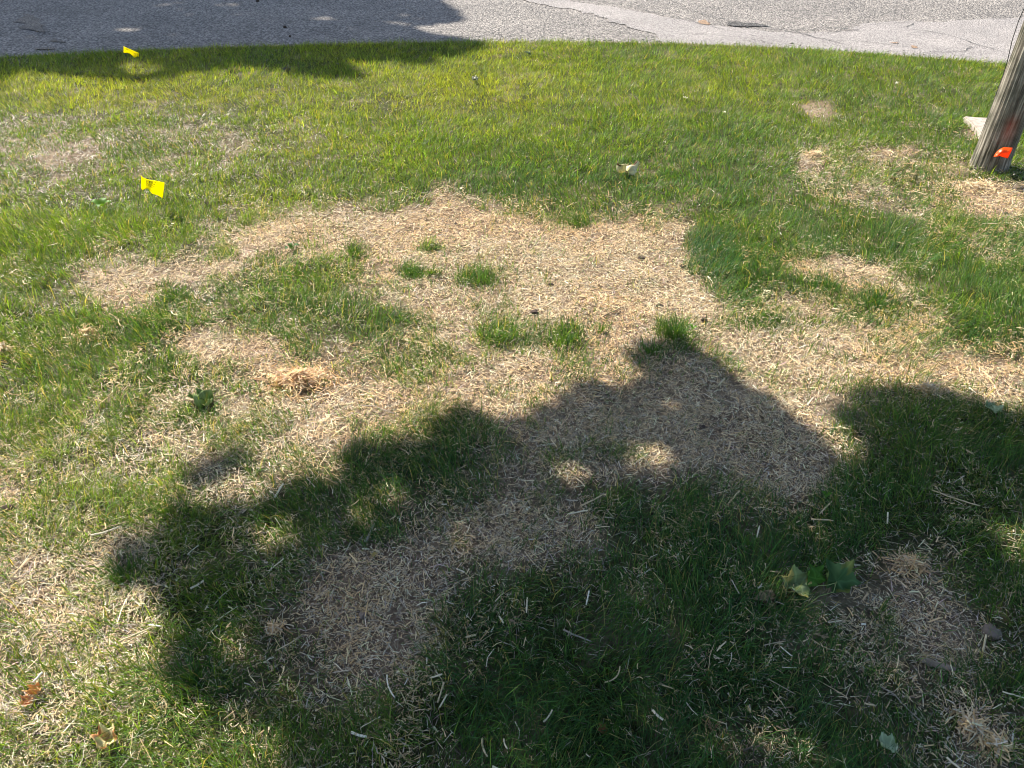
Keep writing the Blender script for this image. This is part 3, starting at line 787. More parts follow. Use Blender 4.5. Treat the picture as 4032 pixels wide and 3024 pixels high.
text_on(surf1, 'CALL', .52, .74, .80, .88, True, M_INK, f1, lf)
tube_obj('stake_wire', [(0, 0, -.03), on_wall(546, 795, fY) - base, on_wall(556, 748, fY) - base, on_wall(554.5, 692, fY) - base], [.0012] * 4, M_WIRE, f1, 6)

# far yellow flag by the road, folded over itself
fx, fy = at(478, 262); 
b2 = Vector((fx, fy, hz(fx, fy)))
f2 = empty('marker_flag', b2, 'farther yellow flag at the road edge, folded over in a twisted wedge', 'marker flag', 'utility marker flags')
W2 = lambda px, py, dy=0: on_wall(px, py, fy + dy) - b2
def surf2(u, v):
    a_ = (486 + 62 * u, 182 + 27 * u); b_ = lerp([(486, 208), (500, 208), (512, 211), (530, 214), (547, 224)], u)
    return W2(a_[0] * (1 - v) + b_[0] * v, a_[1] * (1 - v) + b_[1] * v, .012 + .006 * math.sin(u * 5))
sheet('flag_sheet', [[surf2(i / 12, j / 6) for i in range(13)] for j in range(7)], M_YEL, f2)
fold = [(488, 184), (546, 210), (540, 221), (531, 228), (511, 210), (496, 193)]
def surf3(u, v):
    a_ = (489 + 56 * u, 185 + 25 * u); b_ = lerp([(490, 187), (503, 201), (512, 211), (530, 228), (543, 221)], u)
    return W2(a_[0] * (1 - v) + b_[0] * v, a_[1] * (1 - v) + b_[1] * v, -.004 - .02 * math.sin(min(1, v) * math.pi * .5) * .6)
sheet('flag_fold', [[surf3(i / 12, j / 6) for i in range(13)] for j in range(7)], M_YEL, f2)
text_on(surf3, 'DTE', .70, .84, .30, .66, False, M_INK, f2, Vector((0, -.0015, .0005)))
text_on(surf2, 'GAS', .10, .2, .48, .72, True, M_INK, f2, Vector((0, -.0015, .0005)))
tube_obj('stake_wire', [(0, 0, -.03), W2(482, 235, .01), W2(486.5, 209, .01), W2(486.5, 183, .01)], [.0012] * 4, M_WIRE, f2, 6)

# orange flag in front of the pole
oY = at(3958, 695)[1] - .06
ox = (3962 - 2016) / 3028 * (oY / (math.cos(PITCH) - (690 - 1512) / 3028 * math.sin(PITCH)))
b3 = Vector((ox, oY, hz(ox, oY)))
f3 = empty('marker_flag', b3, 'small orange flag curled against the front of the wooden pole', 'marker flag', 'utility marker flags')
W3 = lambda px, py, dy=0: on_wall(px, py, oY + dy) - b3
def surf4(u, v):
    a_ = lerp([(3988, 582), (3970, 581), (3950, 580), (3932, 590), (3920, 602), (3912, 616)], u)
    b_ = lerp([(3972, 599), (3962, 602), (3945, 601), (3938, 608), (3930, 617), (3913, 617)], u)
    return W3(a_[0] * (1 - v) + b_[0] * v, a_[1] * (1 - v) + b_[1] * v, -.03 * math.sin(v * 1.4))
def surf5(u, v):
    a_ = lerp([(3988, 583), (3975, 594), (3955, 598), (3936, 606), (3929, 616)], u)
    b_ = lerp([(3968, 624), (3960, 622), (3945, 618), (3936, 614), (3929, 617)], u)
    return W3(a_[0] * (1 - v) + b_[0] * v, a_[1] * (1 - v) + b_[1] * v, .006 * v - .006)
sheet('flag_sheet', [[surf5(i / 12, j / 6) for i in range(13)] for j in range(7)], M_ORA, f3)
sheet('flag_fold', [[surf4(i / 14, j / 6) for i in range(15)] for j in range(7)], M_ORA, f3)
text_on(surf4, 'BURIED CABLE', .22, .74, .55, .72, False, M_REDINK, f3, Vector((0, -.0015, .001)))
text_on(surf5, 'CAUTION', .30, .85, .06, .24, False, M_REDINK, f3, Vector((0, -.0015, .001)))
tube_obj('stake_wire', [(0, 0, -.03), W3(3969, 650), W3(3975, 624), W3(3988, 583)], [.0012] * 4, M_WIRE, f3, 6)

# ------------------------------------------------------------------ fallen leaves
LEAF_OUT = [(0, 1.0), (.12, .86), (.22, .80), (.34, .68), (.46, .62), (.62, .70), (.74, .70), (.86, .90), (.95, .96), (1.05, .82), (1.2, .70), (1.4, .56), (1.6, .58), (1.85, .66), (2.0, .68), (2.2, .50), (2.5, .42), (2.85, .38), (3.0, .26), (3.15, .12)]
def leaf_radius(th):
    """outline of a maple leaf, th = 0 at the tip lobe"""
    return float(np.interp(abs(th), [q[0] for q in LEAF_OUT], [q[1] for q in LEAF_OUT])) * (1 + .05 * math.sin(th * 29))
def leaf_mesh(name, size, col_a, col_b, curl, crumple, roll, seed, spot=None):
    n = 72; rings = 7; V = []; Cc = []; rr = random.Random(seed)
    ph = [rr.uniform(0, 6.3) for _ in range(6)]
    for j in range(rings + 1):
        for i in range(n):
            th = 2 * math.pi * i / n - math.pi; q = leaf_radius(th) * size * .5 * j / rings
            x, y = math.sin(th) * q, math.cos(th) * q; s_ = 2 / size
            z = curl * size * ((x * s_) ** 2 + (y * s_) ** 2) * .22 + crumple * size * (math.sin(x * s_ * 4 + ph[0]) * math.sin(y * s_ * 3.3 + ph[1]) * .12 + math.sin(x * s_ * 9 + y * s_ * 7 + ph[2]) * .045)
            if roll:
                R0 = size / roll; a_ = x / R0; x = math.sin(a_) * (R0 - z); z = R0 - math.cos(a_) * (R0 - z)
            V.append((x, y, z))
            vein = min([abs(((th - a_ + math.pi) % (2 * math.pi)) - math.pi) for a_ in (0, .95, -.95, 1.95, -1.95)])
            k_ = math.exp(-(vein * (j + .3) / .35) ** 2) * .5
            mixv = .5 + .5 * math.sin(th * 2 + ph[3]) * math.sin(j * .7 + ph[4])
            c_ = [a_ * (1 - mixv) + b_ * mixv for a_, b_ in zip(col_a, col_b)]
            if spot and j > rings - 3 and math.sin(th * 3 + ph[5]) > .2: c_ = list(spot)
            c_ = [min(1, v_ * (1 + k_ * .7) + .01 * k_) for v_ in c_]
            Cc.append(c_)
    F = [(j * n + i, j * n + (i + 1) % n, (j + 1) * n + (i + 1) % n, (j + 1) * n + i) for j in range(rings) for i in range(n)]
    return np_mesh(name, V, None, np.array(Cc), F, True)
def fallen_leaf(label, px, py, size, yaw, ca_, cb_, curl=.6, crumple=.5, roll=0, lift=.02, pitch=0, tilt=0, spot=None, stem=True, group='fallen maple leaves', seed=1, stemdir=0, cat='leaf', flip=False, squeeze=1.0):
    x, y = at(px, py, lift); r_ = empty('maple_leaf', (x, y, hz(x, y) + lift), label, cat, group)
    r_.rotation_euler = (math.radians(pitch), math.radians(tilt), math.radians(yaw))
    r_.scale.y = squeeze
    if flip: r_.scale.z = -1
    b_ = link('leaf_blade', leaf_mesh('leaf_blade', size, ca_, cb_, curl, crumple, roll, seed, spot), M_LEAF, r_)
    md = b_.modifiers.new('thickness', 'SOLIDIFY'); md.thickness = .0006
    if stem:
        s_ = size
        o = tube_obj('stem', [(0, 0, 0), (.06 * s_, -.25 * s_, .04 * s_), (.0 * s_ + stemdir * s_ * .3, -.55 * s_, .10 * s_), (.05 * s_ + stemdir * s_ * .6, -.85 * s_, .06 * s_)], [.0013, .001, .001, .0013], M_STEM, r_, 6)
    return r_
M_STEM = plain_mat('leaf_stem', (.30, .36, .12), .5, .2, 30)
GRN = (.05, .12, .03); GRN2 = (.085, .17, .045); PALEG = (.26, .32, .15); TAN = (.46, .33, .18); YEL = (.62, .50, .22); BRN = (.16, .10, .055)
fallen_leaf('large green maple leaf with yellow edge lying face down in shade, left of a pair', 3155, 2298, .13, 75, (.20, .27, .10), (.32, .38, .20), .8, 1.1, 1.0, .03, 10, -14, (.45, .38, .12), seed=3, stemdir=.5)
fallen_leaf('dark green maple leaf standing folded on the pale one in the shade at right', 3212, 2268, .10, 30, (.045, .13, .012), (.08, .19, .025), .6, .8, 1.2, .045, 40, 8, seed=5, stem=False)
fallen_leaf('broad dark green maple leaf in the shade, right half of the leaf pair', 3298, 2278, .14, -40, (.05, .12, .035), (.10, .19, .07), .8, 1.3, 1.1, .035, 16, 14, (.16, .20, .05), seed=8, stemdir=-.4)
fallen_leaf('pale mint green maple leaf lying flat near the bottom right corner', 3512, 2935, .07, 35, (.30, .38, .22), (.38, .45, .29), .9, 1.0, 1.4, .035, 10, 8, seed=9)
fallen_leaf('crumpled green leaf lying in sunlit straw left of the straw heap', 812, 1572, .13, 100, (.13, .20, .06), (.26, .32, .13), 1.0, 1.5, 2.2, .02, 6, 10, seed=12, stem=True, stemdir=.2)
fallen_leaf('curled bleached dry leaf on bright green grass above the straw', 2465, 672, .21, -12, (.66, .57, .36), (.76, .70, .52), .7, 1.5, 1.0, .045, 8, 14, BRN, seed=15, stemdir=-.3, squeeze=.38)
fallen_leaf('yellow cream dry leaf lying in the sunlit bottom left corner', 422, 2925, .08, 40, (.62, .42, .20), (.66, .62, .36), .8, 1.0, 1.0, .03, 14, 8, (.5, .24, .1), seed=18, stem=False)
fallen_leaf('rusty orange dry leaf, upper of two at the sunlit lower left edge', 150, 2725, .055, 120, (.56, .28, .10), (.62, .38, .18), 1.0, 1.2, 1.8, .02, 0, 15, seed=21, stem=False)
fallen_leaf('rusty orange dry leaf, lower of two at the sunlit lower left edge', 118, 2770, .045, 60, (.58, .26, .12), (.62, .34, .16), 1.0, 1.2, 1.6, .018, 10, -12, seed=22, stem=False)
fallen_leaf('crumpled brown leaf in shaded straw left of the green leaf pair', 3015, 2352, .09, 200, (.30, .21, .13), (.42, .31, .2), 1.0, 1.6, 2.0, .012, 0, 12, (.1, .07, .04), seed=24, stem=False)
fallen_leaf('folded pale green leaf at the shadow edge near the right margin', 3905, 1622, .10, -30, (.27, .35, .19), (.36, .43, .26), .8, .9, 2.0, .03, -10, 10, seed=27, stem=False)
fallen_leaf('small curled olive leaf in straw left of the wooden pole, darker one', 3520, 702, .06, 10, (.17, .15, .06), (.24, .20, .08), 1.0, 1.4, 1.8, .03, 0, 0, seed=30, stem=False)
fallen_leaf('small curled olive leaf in straw nearest to the wooden pole', 3610, 692, .07, 80, (.12, .13, .05), (.34, .30, .14), 1.0, 1.3, 1.5, .03, 20, 0, seed=31, stem=False)
fallen_leaf('small brown leaf in thin straw farthest up the bank by the pole', 3500, 642, .06, 140, (.26, .22, .10), (.38, .32, .16), 1.0, 1.3, 1.5, .03, 10, 0, seed=32, stem=False)
fallen_leaf('small white backed leaf curled alone in the upper middle lawn', 1873, 312, .08, 30, (.62, .62, .50), (.05, .05, .04), 1.0, 1.2, 2.2, .03, 0, 0, seed=34, stem=False)
fallen_leaf('tiny grey green leaf in grass just below the road at centre', 2083, 205, .08, 90, (.30, .36, .26), (.10, .14, .08), 1.0, 1.2, 2.0, .03, 0, 0, seed=36, stem=False)
fallen_leaf('grey curled leaf in tree shade on the lawn near the road', 1130, 275, .11, 0, (.20, .19, .15), (.12, .12, .09), 1.0, 1.4, 2.4, .03, 0, 0, seed=37, stem=False)
fallen_leaf('small reddish brown leaf in dark shaded grass near the bottom edge', 2375, 2878, .038, 30, (.30, .15, .06), (.2, .1, .05), .8, 1.0, 1.2, .02, 0, 0, seed=38, stem=False)
fallen_leaf('narrow dark dry leaf in grass right of the near yellow flag', 818, 808, .05, 50, (.20, .17, .12), (.10, .09, .06), 1, 1, 3.0, .02, 0, 0, seed=40, stem=False)
fallen_leaf('yellowed leaf scrap in shaded straw at left of centre', 1480, 2185, .035, 160, (.36, .28, .09), (.42, .34, .14), .8, .8, 1.5, .02, 10, 20, seed=41, stem=False)
# small pale scraps
for lab, px, py, sz_ in [('small white petal scrap in the upper right lawn', 2700, 392, .045), ('white scrap in grass right of the near yellow flag', 686, 712, .035), ('pale folded scrap in grass far right of the near yellow flag', 775, 695, .05),
                         ('white scrap in mown grass left of the leaning pole, top one', 2850, 446, .035), ('tiny white scrap in the lawn near the top right corner', 3530, 332, .04), ('pale scrap in mown grass at upper left of centre', 900, 455, .04)]:
    fallen_leaf(lab, px, py, sz_, random.uniform(0, 360), (.70, .68, .60), (.78, .76, .70), 1, .8, 2.0, .035, 0, 0, stem=False, group='pale scraps on the lawn', cat='scrap', seed=int(px))

# broad leaved weeds and clover
def weed(name, label, cat, px, py, leaves, size, c_, lift, group):
    x, y = at(px, py); r_ = empty(name, (x, y, hz(x, y)), label, cat, group)
    for k_ in range(leaves):
        a_ = 2 * math.pi * k_ / leaves + random.uniform(-.3, .3); L_ = size * random.uniform(.7, 1.1); n_ = 8; V = []; 
        for i in range(n_):
            s_ = i / (n_ - 1); wd_ = L_ * .32 * math.sin(math.pi * min(1, s_ * .92 + .06)) ** .7; q = s_ * L_; zz_ = lift + L_ * .5 * math.sin(s_ * 2.2)
            for e_ in (-1, 0, 1): V.append((math.cos(a_) * q - math.sin(a_) * e_ * wd_, math.sin(a_) * q + math.cos(a_) * e_ * wd_, zz_ + abs(e_) * wd_ * .3))
        F = [(i * 3 + e_, i * 3 + e_ + 1, i * 3 + e_ + 4, i * 3 + e_ + 3) for i in range(n_ - 1) for e_ in (0, 1)]
        cc = np.array([c_] * len(V)) * random.uniform(.85, 1.15)
        link('leaf', np_mesh('leaf', V, None, cc, F, True), M_GRASS, r_)
    tube_obj('stem', [(0, 0, -.005), (0, 0, lift + .002)], [.0012, .0012], M_STEM, r_, 5)
    return r_
weed('broadleaf_weed', 'bright green broad leaved weed in grass left of the near yellow flag wire', 'weed', 412, 835, 4, .055, (.09, .22, .015), .025, 'broad leaved weeds')
weed('broadleaf_weed', 'small light green weed in the shaded edge right of the tallest sunlit tuft', 'weed', 2725, 1305, 3, .022, (.10, .26, .03), .02, 'broad leaved weeds')
weed('broadleaf_weed', 'green seedling leaf in straw at the upper left of the straw patch', 'weed', 1150, 992, 3, .04, (.05, .13, .03), .015, 'broad leaved weeds')
weed('clover', 'three leaf clover in dark shaded grass at right', 'clover', 3243, 1978, 3, .018, (.07, .22, .02), .03, None)

# ------------------------------------------------------------------ grass tufts standing out of the straw
def tuft(label, px, py, n, rad, h, tone, wide=1.0):
    x0, y0 = at(px, py); r_ = np.abs(rng.normal(0, .62, n)) * rad; a_ = rng.uniform(0, 6.3, n); r_ = r_ * (.55 + .9 * vnoise(a_ * 1.6, a_ * 0 + px, 9))
    P = np.stack([x0 + np.cos(a_) * r_ * wide, y0 + np.sin(a_) * r_], 1)
    h *= .78; r_ = None; hh = np.clip(rng.normal(h, h * .4, n), h * .2, h * 1.6); out = a_ + rng.normal(0, .6, n)
    c = green(np.full(n, tone), n) * rng.lognormal(0, .2, (n, 1))
    V, T_, C_ = blades(P, hh, rng.uniform(.0022, .0038, n), np.clip(rng.normal(.5, .25, n), .05, 1.3), out, rng.uniform(0, 3.1, n), c * .9 + .01, c, True, 1.6)
    z0 = hz(x0, y0); V = V - np.array([x0, y0, z0])
    o = empty('grass_tuft', (x0, y0, z0), label, 'grass tuft', 'grass tufts in the straw patch')
    link('blades', np_mesh('blades', V, T_, C_), M_GRASS, o)['kind'] = 'stuff'
    return o
tuft('thick upright sunlit grass tuft just above the peak of the tree shadow', 2650, 1322, 420, .10, .075, .30, 1.3)
tuft('small very dark grass tuft in the middle of the straw patch', 1615, 1082, 330, .075, .045, .12, 1.4)
tuft('olive grass tuft right beside the very dark one in the straw', 1700, 1080, 190, .07, .05, .35, 1.2)
tuft('squat green tuft left in the upper straw patch', 1395, 1000, 240, .09, .05, .25, 1.2)
tuft('low flat dark tuft in the upper middle of the straw patch', 1705, 980, 140, .07, .03, .2, 2.0)
tuft('wide low green tuft right of centre in the straw, below a dark twig', 1885, 1105, 330, .13, .055, .35, 1.7)
tuft('spreading tuft in lower straw, left of the shadow peak', 2235, 1345, 300, .12, .065, .35, 1.2)
tuft('soft green tuft in straw below the centre, left of the spreading one', 1975, 1330, 300, .11, .05, .4, 1.6)
tuft('small pointed tuft at the top rim of the straw patch', 2280, 880, 170, .07, .055, .25, 1.0)
tuft('tiny tuft between the spreading tuft and the thick upright one', 2365, 1300, 80, .045, .05, .4, 1.0)
tuft('grey green tuft standing in straw at far right', 3450, 1195, 260, .10, .055, .1, 1.1)
tuft('dark tuft with arching blades in right straw, left of the grey green tuft', 3255, 1130, 200, .09, .06, .2, 1.5)
tuft('long low hummock of dark grass in the right straw', 3020, 1285, 420, .16, .045, .2, 2.2)
tuft('yellow green soft tuft in right straw beyond the long hummock', 3200, 1265, 220, .12, .04, .6, 2.2)
tuft('shaded tuft at the left foot of the shadow peak', 2560, 1390, 260, .09, .055, .15, 1.5)
tuft('tuft of tall thin seedlings in straw at upper left', 1215, 975, 60, .12, .085, .35, 1.5)
tuft('lush green tuft at the left edge of the lower sunlit straw', 690, 1180, 260, .12, .05, .4, 1.8)
tuft('bright tuft in the thin lawn left of the rust coloured straw patch', 640, 1270, 260, .12, .055, .5, 1.8)
tuft('green tuft at the border of sun and shade at lower left', 650, 2010, 260, .09, .06, .2, 1.4)
tuft('dark shaded clump with long blades near the bottom, left of centre', 780, 2700, 420, .10, .07, .1, 1.4)
tuft('dark green clump at the shadow corner near lower left', 500, 2265, 260, .07, .06, .12, 1.2)

# ------------------------------------------------------------------ straw heaps, each one thing
def heap(label, px, py, n, rx_, ry_, hh, warm, L0=.03, ang=None, W0=.0028):
    x0, y0 = at(px, py); a_ = rng.uniform(0, 6.3, n); q = np.abs(rng.normal(0, .5, n))
    dx = np.cos(a_) * q * rx_; dy = np.sin(a_) * q * ry_
    if ang is not None:
        c_, s_ = math.cos(ang), math.sin(ang); dx, dy = dx * c_ - dy * s_, dx * s_ + dy * c_
    P = np.stack([x0 + dx, y0 + dy], 1); c = straw_colour(n)
    c = c * (1 - warm) + c * np.array([1.05, .80, .60]) * warm
    V, T_, C_ = straws(P, np.clip(rng.lognormal(math.log(L0), .4, n), .01, .09), rng.uniform(.6, 1.5, n) * W0, hh * np.exp(-(q / .6) ** 2) * rng.uniform(.2, 1, n) + .004, rng.normal(0, .35, n), rng.uniform(0, 6.3, n), c, rng.normal(0, .12, n))
    z0 = hz(x0, y0); o = empty('straw_heap', (x0, y0, z0), label, 'straw', 'small heaps of straw')
    link('loose_straw', np_mesh('loose_straw', V - np.array([x0, y0, z0]), T_, C_), M_STRAW, o)['kind'] = 'stuff'
    return o
heap('rust tinged straw heap in the sunlit middle left of the straw patch', 1180, 1500, 900, .17, .12, .055, .7)
heap('reddish wisp of straw in grass at left above the thin lawn', 355, 1325, 220, .09, .06, .03, .7)
heap('small reddish straw heap at the far left edge', 15, 1400, 260, .09, .07, .04, .4)
heap('bundle of thick pale straw in dark grass, upper part at bottom right', 3840, 2860, 150, .055, .035, .03, .1, .03, -.8, .0034)
heap('splayed star shaped bundle of straw at the very bottom right', 3925, 2940, 130, .045, .035, .03, .1, .038, None, .0036)
heap('shaggy straw heap on the shaded slope below the right shadow edge', 3640, 1560, 260, .09, .06, .04, .3)
heap('loose pile of tan straw in the shade, right of the green leaf pair', 3580, 2230, 260, .08, .07, .025, .4)
heap('golden straw curl in grass, lower left shade patch', 1090, 2500, 60, .03, .03, .03, .5, .03)
heap('blond straw heap at the left end of the straw by the pole', 3200, 610, 220, .13, .12, .035, .2)
heap('straw gathered round the foot of the wooden pole', 3850, 735, 420, .30, .16, .03, .15)

# ------------------------------------------------------------------ single stalks that stand out
STALK = plain_mat('straw_stalk_pale', (.72, .63, .44), .5, .12, 60, .0005)
STALK_T = plain_mat('straw_stalk_tan', (.60, .47, .28), .5, .15, 60, .0005)
STALK_W = plain_mat('straw_stalk_white', (.80, .74, .60), .5, .08, 60, .0005)
def stalk(label, a_, b_, rad, mat, sag=0.0, lift=.03, node=False):
    ax, ay = at(*a_, lift); bx, by = at(*b_, lift); mx_, my_ = (ax + bx) / 2, (ay + by) / 2; dx, dy = bx - ax, by - ay
    r_ = empty('straw_stalk', (mx_, my_, hz(mx_, my_) + lift), label, 'straw', 'straw stalks lying on the grass')
    pts = []; rd = []
    for k_ in range(7):
        s_ = k_ / 6 - .5; off = (s_ * s_ * 4 - 1) * sag
        pts.append((dx * s_ - dy * off, dy * s_ + dx * off, random.uniform(-.001, .001) + s_ * .004)); rd.append(rad * (1 + .08 * math.sin(k_ * 2)))
    V, T_, F = tube(pts, rd, 7)
    o = link('stalk', np_mesh('stalk', V, T_, None, F, True), mat, r_)
    if node:
        p0 = Vector(pts[2]); d = (Vector(pts[3]) - p0).normalized() * .002
        tube_obj('node', [p0 - d, p0, p0 + d], [rad * 1.02, rad * 1.3, rad * 1.02], STALK_T, r_, 7)
    return r_
for a_ in [
    ('short thick chalky white stalk with a joint near the bottom edge, left of centre', (1385, 2890), (1446, 2911), .0030, STALK_W, .04, .03, True),
    ('straight bright white stalk slanting in dark grass below the green leaf pair', (3076, 2538), (3121, 2578), .0015, STALK_W),
    ('cream stalk running off toward the bottom edge near the right corner', (3735, 2970), (3790, 3022), .0024, STALK),
    ('thin level pale stalk in grass right under the green leaf pair', (3264, 2439), (3318, 2436), .0015, STALK),
    ('upright cream stalk at the centre of the dark grass, tan lower end', (2076, 2362), (2073, 2425), .0020, STALK),
    ('pale upright stalk in grass right of the bare twig', (2319, 2329), (2308, 2386), .0022, STALK_W),
    ('tall golden stalk, left one of a slanting pair below the straw', (1724, 2774), (1750, 2696), .0020, STALK_T),
    ('paler stalk, right one of a slanting pair below the straw', (1732, 2792), (1762, 2745), .0020, STALK),
    ('long white bent stalk at the lower rim of the shaded straw', (1526, 2669), (1556, 2760), .0018, STALK_W, .08),
    ('short fat level stalk at the lower right rim of the shaded straw', (1697, 2681), (1743, 2670), .0022, STALK),
    ('stubby cream stalk lying level in grass right of the shaded straw', (1834, 2519), (1874, 2513), .0028, STALK_T),
    ('stubby grey white stalk above the stubby cream one', (1966, 2436), (1982, 2466), .0024, STALK),
    ('long thin stalk rising to the right in the bottom left shade', (1423, 2872), (1500, 2833), .0012, STALK),
    ('forked white stalk in the darkest grass at bottom centre', (2140, 2848), (2174, 2805), .0022, STALK, .05),
    ('long brown husk like stalk at the bottom edge, centre', (1900, 2914), (1920, 2990), .0022, STALK_T, .1),
    ('curved cream stalk at bottom centre right of the brown husk', (1984, 2920), (1998, 2962), .0018, STALK, .08),
    ('tan curved stalk among dark blades in the lower left shade', (1097, 2690), (1122, 2632), .0018, STALK_T, .06),
    ('broad bright white stalk in sunlight near the left edge', (134, 2693), (174, 2657), .0028, STALK_W),
    ('long tan stalk in sunlit thin grass at lower left', (470, 2532), (608, 2476), .0020, STALK_T),
    ('long pale stalk on sunlit soil left of the tree shadow', (358, 2104), (474, 2072), .0026, STALK, .03),
    ('pale slanting stalk in the shade below the sunlit spot at left', (1060, 2256), (1121, 2209), .0018, STALK),
    ('thick pale stalk at the sunlit shadow border above the left sun spot', (1083, 1962), (1117, 1912), .0030, STALK),
    ('level cream stalk in the middle of the shade, lower of a crossing pair', (2240, 2024), (2314, 2013), .0022, STALK),
    ('tan stalk above the level cream one in the middle of the shade', (2292, 1988), (2370, 1950), .0024, STALK_T),
    ('yellow stalk standing aslant beside the clover', (3229, 2019), (3274, 1975), .0022, STALK_T),
    ('longest stalk, running down right through shaded grass at right', (3672, 1919), (3862, 1986), .0020, STALK_T, .03),
    ('level yellow stalk in grass just below the clover', (3196, 2039), (3283, 2048), .0022, STALK_T),
    ('upright cream stalk in shade, far left of the green leaf pair', (2980, 2112), (2990, 2072), .0024, STALK),
    ('short upright white stalk above the right loose straw pile', (3499, 2048), (3500, 2008), .0024, STALK),
    ('slanting yellow stalk right of the green leaf pair', (3366, 2295), (3406, 2320), .0020, STALK_T),
    ('golden stalk standing beside the grey stone at right', (3879, 2550), (3890, 2488), .0026, STALK_T),
    ('thin cream stalk leaving the frame at the right edge', (3958, 2708), (4040, 2736), .0018, STALK),
    ('yellowish short stalk in dark grass above the pale mint leaf', (3411, 2752), (3453, 2764), .0022, STALK_T),
    ('curved tan stalk in the dark grass at bottom right of centre', (2379, 2688), (2440, 2630), .0018, STALK_T, .2),
    ('white stalk in sunlit grass at the lower left shadow border', (590, 2466), (640, 2475), .0022, STALK_W),
    ('pale wide stalk lying above the green leaf pair', (3275, 2228), (3332, 2220), .0018, STALK_W)]:
    stalk(*a_)

# ------------------------------------------------------------------ twigs
def twig(label, pts, rad, mat, forks=(), lift=.015, h=None):
    x0, y0 = at(*pts[0], lift); r_ = empty('twig', (x0, y0, hz(x0, y0)), label, 'twig', 'fallen twigs')
    def conv(q, k_): x, y = at(*q, lift); return Vector((x - x0, y - y0, lift + (h[k_] if h else 0)))
    P = [conv(q, k_) for k_, q in enumerate(pts)]
    tube_obj('stick', P, [rad * (1 - .5 * k_ / len(P)) for k_ in range(len(P))], mat, r_, 7, .12)
    for fk in forks:
        Q = [conv(q, 0) for q in fk]; tube_obj('side_shoot', Q, [rad * .6, rad * .35], mat, r_, 6, .1)
    return r_
twig('dark bare twig on sunlit straw right of centre', [(2377, 1242), (2400, 1228), (2425, 1218), (2447, 1204)], .0026, M_TWIG)
twig('short dark forked twig sticking up in the upper right straw', [(2393, 1022), (2400, 1003), (2410, 985)], .0022, M_TWIG, [((2400, 1003), (2393, 992))])
twig('dark stick lying in green grass at the right below the straw', [(3805, 1212), (3850, 1232), (3880, 1245), (3925, 1256)], .0040, M_TWIG)
twig('weathered forked twig in dark grass at bottom centre', [(2218, 2480), (2260, 2500), (2300, 2515), (2330, 2528)], .0026, M_PALETWIG, [((2300, 2515), (2306, 2532)), ((2260, 2500), (2235, 2498))], .025)
twig('thin crooked blond twig across straw right of the shadow peak', [(2790, 1412), (2825, 1405), (2860, 1397), (2900, 1402), (2915, 1408)], .0014, M_PALETWIG)
twig('thin dark twig in thin grass at left, above the crumpled leaf', [(500, 1602), (530, 1582), (560, 1563), (590, 1548)], .0020, M_TWIG)
twig('small black forked twig beside the sun spot at bottom right', [(2925, 2958), (2950, 2945), (2970, 2940), (3005, 2940)], .0026, M_TWIG, [((2968, 2942), (2965, 2995))])
twig('thin dark twig leaning over the wide low tuft in the straw', [(1845, 1078), (1870, 1062), (1905, 1046)], .0018, M_TWIG)
twig('long thin brown stem in sunlit straw above the left shadow border', [(1420, 1590), (1470, 1592), (1520, 1612), (1560, 1622)], .0016, M_PALETWIG)
twig('pale knobbly broken twig in the left shade', [(1440, 2135), (1455, 2105), (1468, 2075), (1475, 2065)], .0042, M_PALETWIG, [((1468, 2090), (1500, 2085))], .012)
twig('small dark stick in straw below the dark bare twig', [(1795, 890), (1810, 920), (1818, 926)], .0018, M_TWIG)
twig('brown stem in the shaded straw near the lower right', [(3470, 2690), (3530, 2725), (3560, 2760), (3600, 2800), (3660, 2850), (3690, 2858)], .0016, M_PALETWIG)
# reddish dried sprig at bottom right
x0, y0 = at(2805, 2880); spr = empty('dried_sprig', (x0, y0, hz(x0, y0)), 'reddish dried sprig standing at the edge of the bottom right sun spot', 'dried plant')
M_SPRIG = plain_mat('dried_sprig', (.34, .19, .12), .8, .2, 60)
for k_ in range(8):
    a_ = random.uniform(0, 6.3); l_ = random.uniform(.03, .055)
    tube_obj('stem', [(0, 0, 0), (math.cos(a_) * l_ * .25, math.sin(a_) * l_ * .2, l_ * .6), (math.cos(a_) * l_ * .6, math.sin(a_) * l_ * .4, l_)], [.0013, .001, .0006], M_SPRIG, spr, 5)

# ------------------------------------------------------------------ stones, clods, bark
def lump(name, label, cat, px, py, s_, mat, group, squash=.6, lift=.0):
    x, y = at(px, py); bm = bmesh.new(); bmesh.ops.create_icosphere(bm, subdivisions=3, radius=1)
    sd = random.uniform(0, 50)
    for v in bm.verts:
        from_ = float(fbm(np.array([v.co.x * 1.6 + sd + v.co.z]), np.array([v.co.y * 1.6 - v.co.z + sd]), 401, 3)[0])
        v.co *= .35 + 1.3 * from_ + random.uniform(-.06, .06); v.co.z *= squash; v.co *= s_
    me = bpy.data.meshes.new(name); bm.to_mesh(me); bm.free()
    for q in me.polygons: q.use_smooth = True
    o = link(name, me, mat); o.location = (x, y, hz(x, y) + lift + s_ * squash * .4); o.rotation_euler.z = random.uniform(0, 6.3)
    return tag(o, label, cat, group)
lump('pebble', 'small round grey pebble in the shaded straw at lower left of centre', 'pebble', 1432, 2438, .010, M_STONE, None, .8, .004)
lump('stone', 'pinkish grey stone in shaded straw near the right edge', 'stone', 3908, 2488, .020, M_STONE, None, .6, .006)
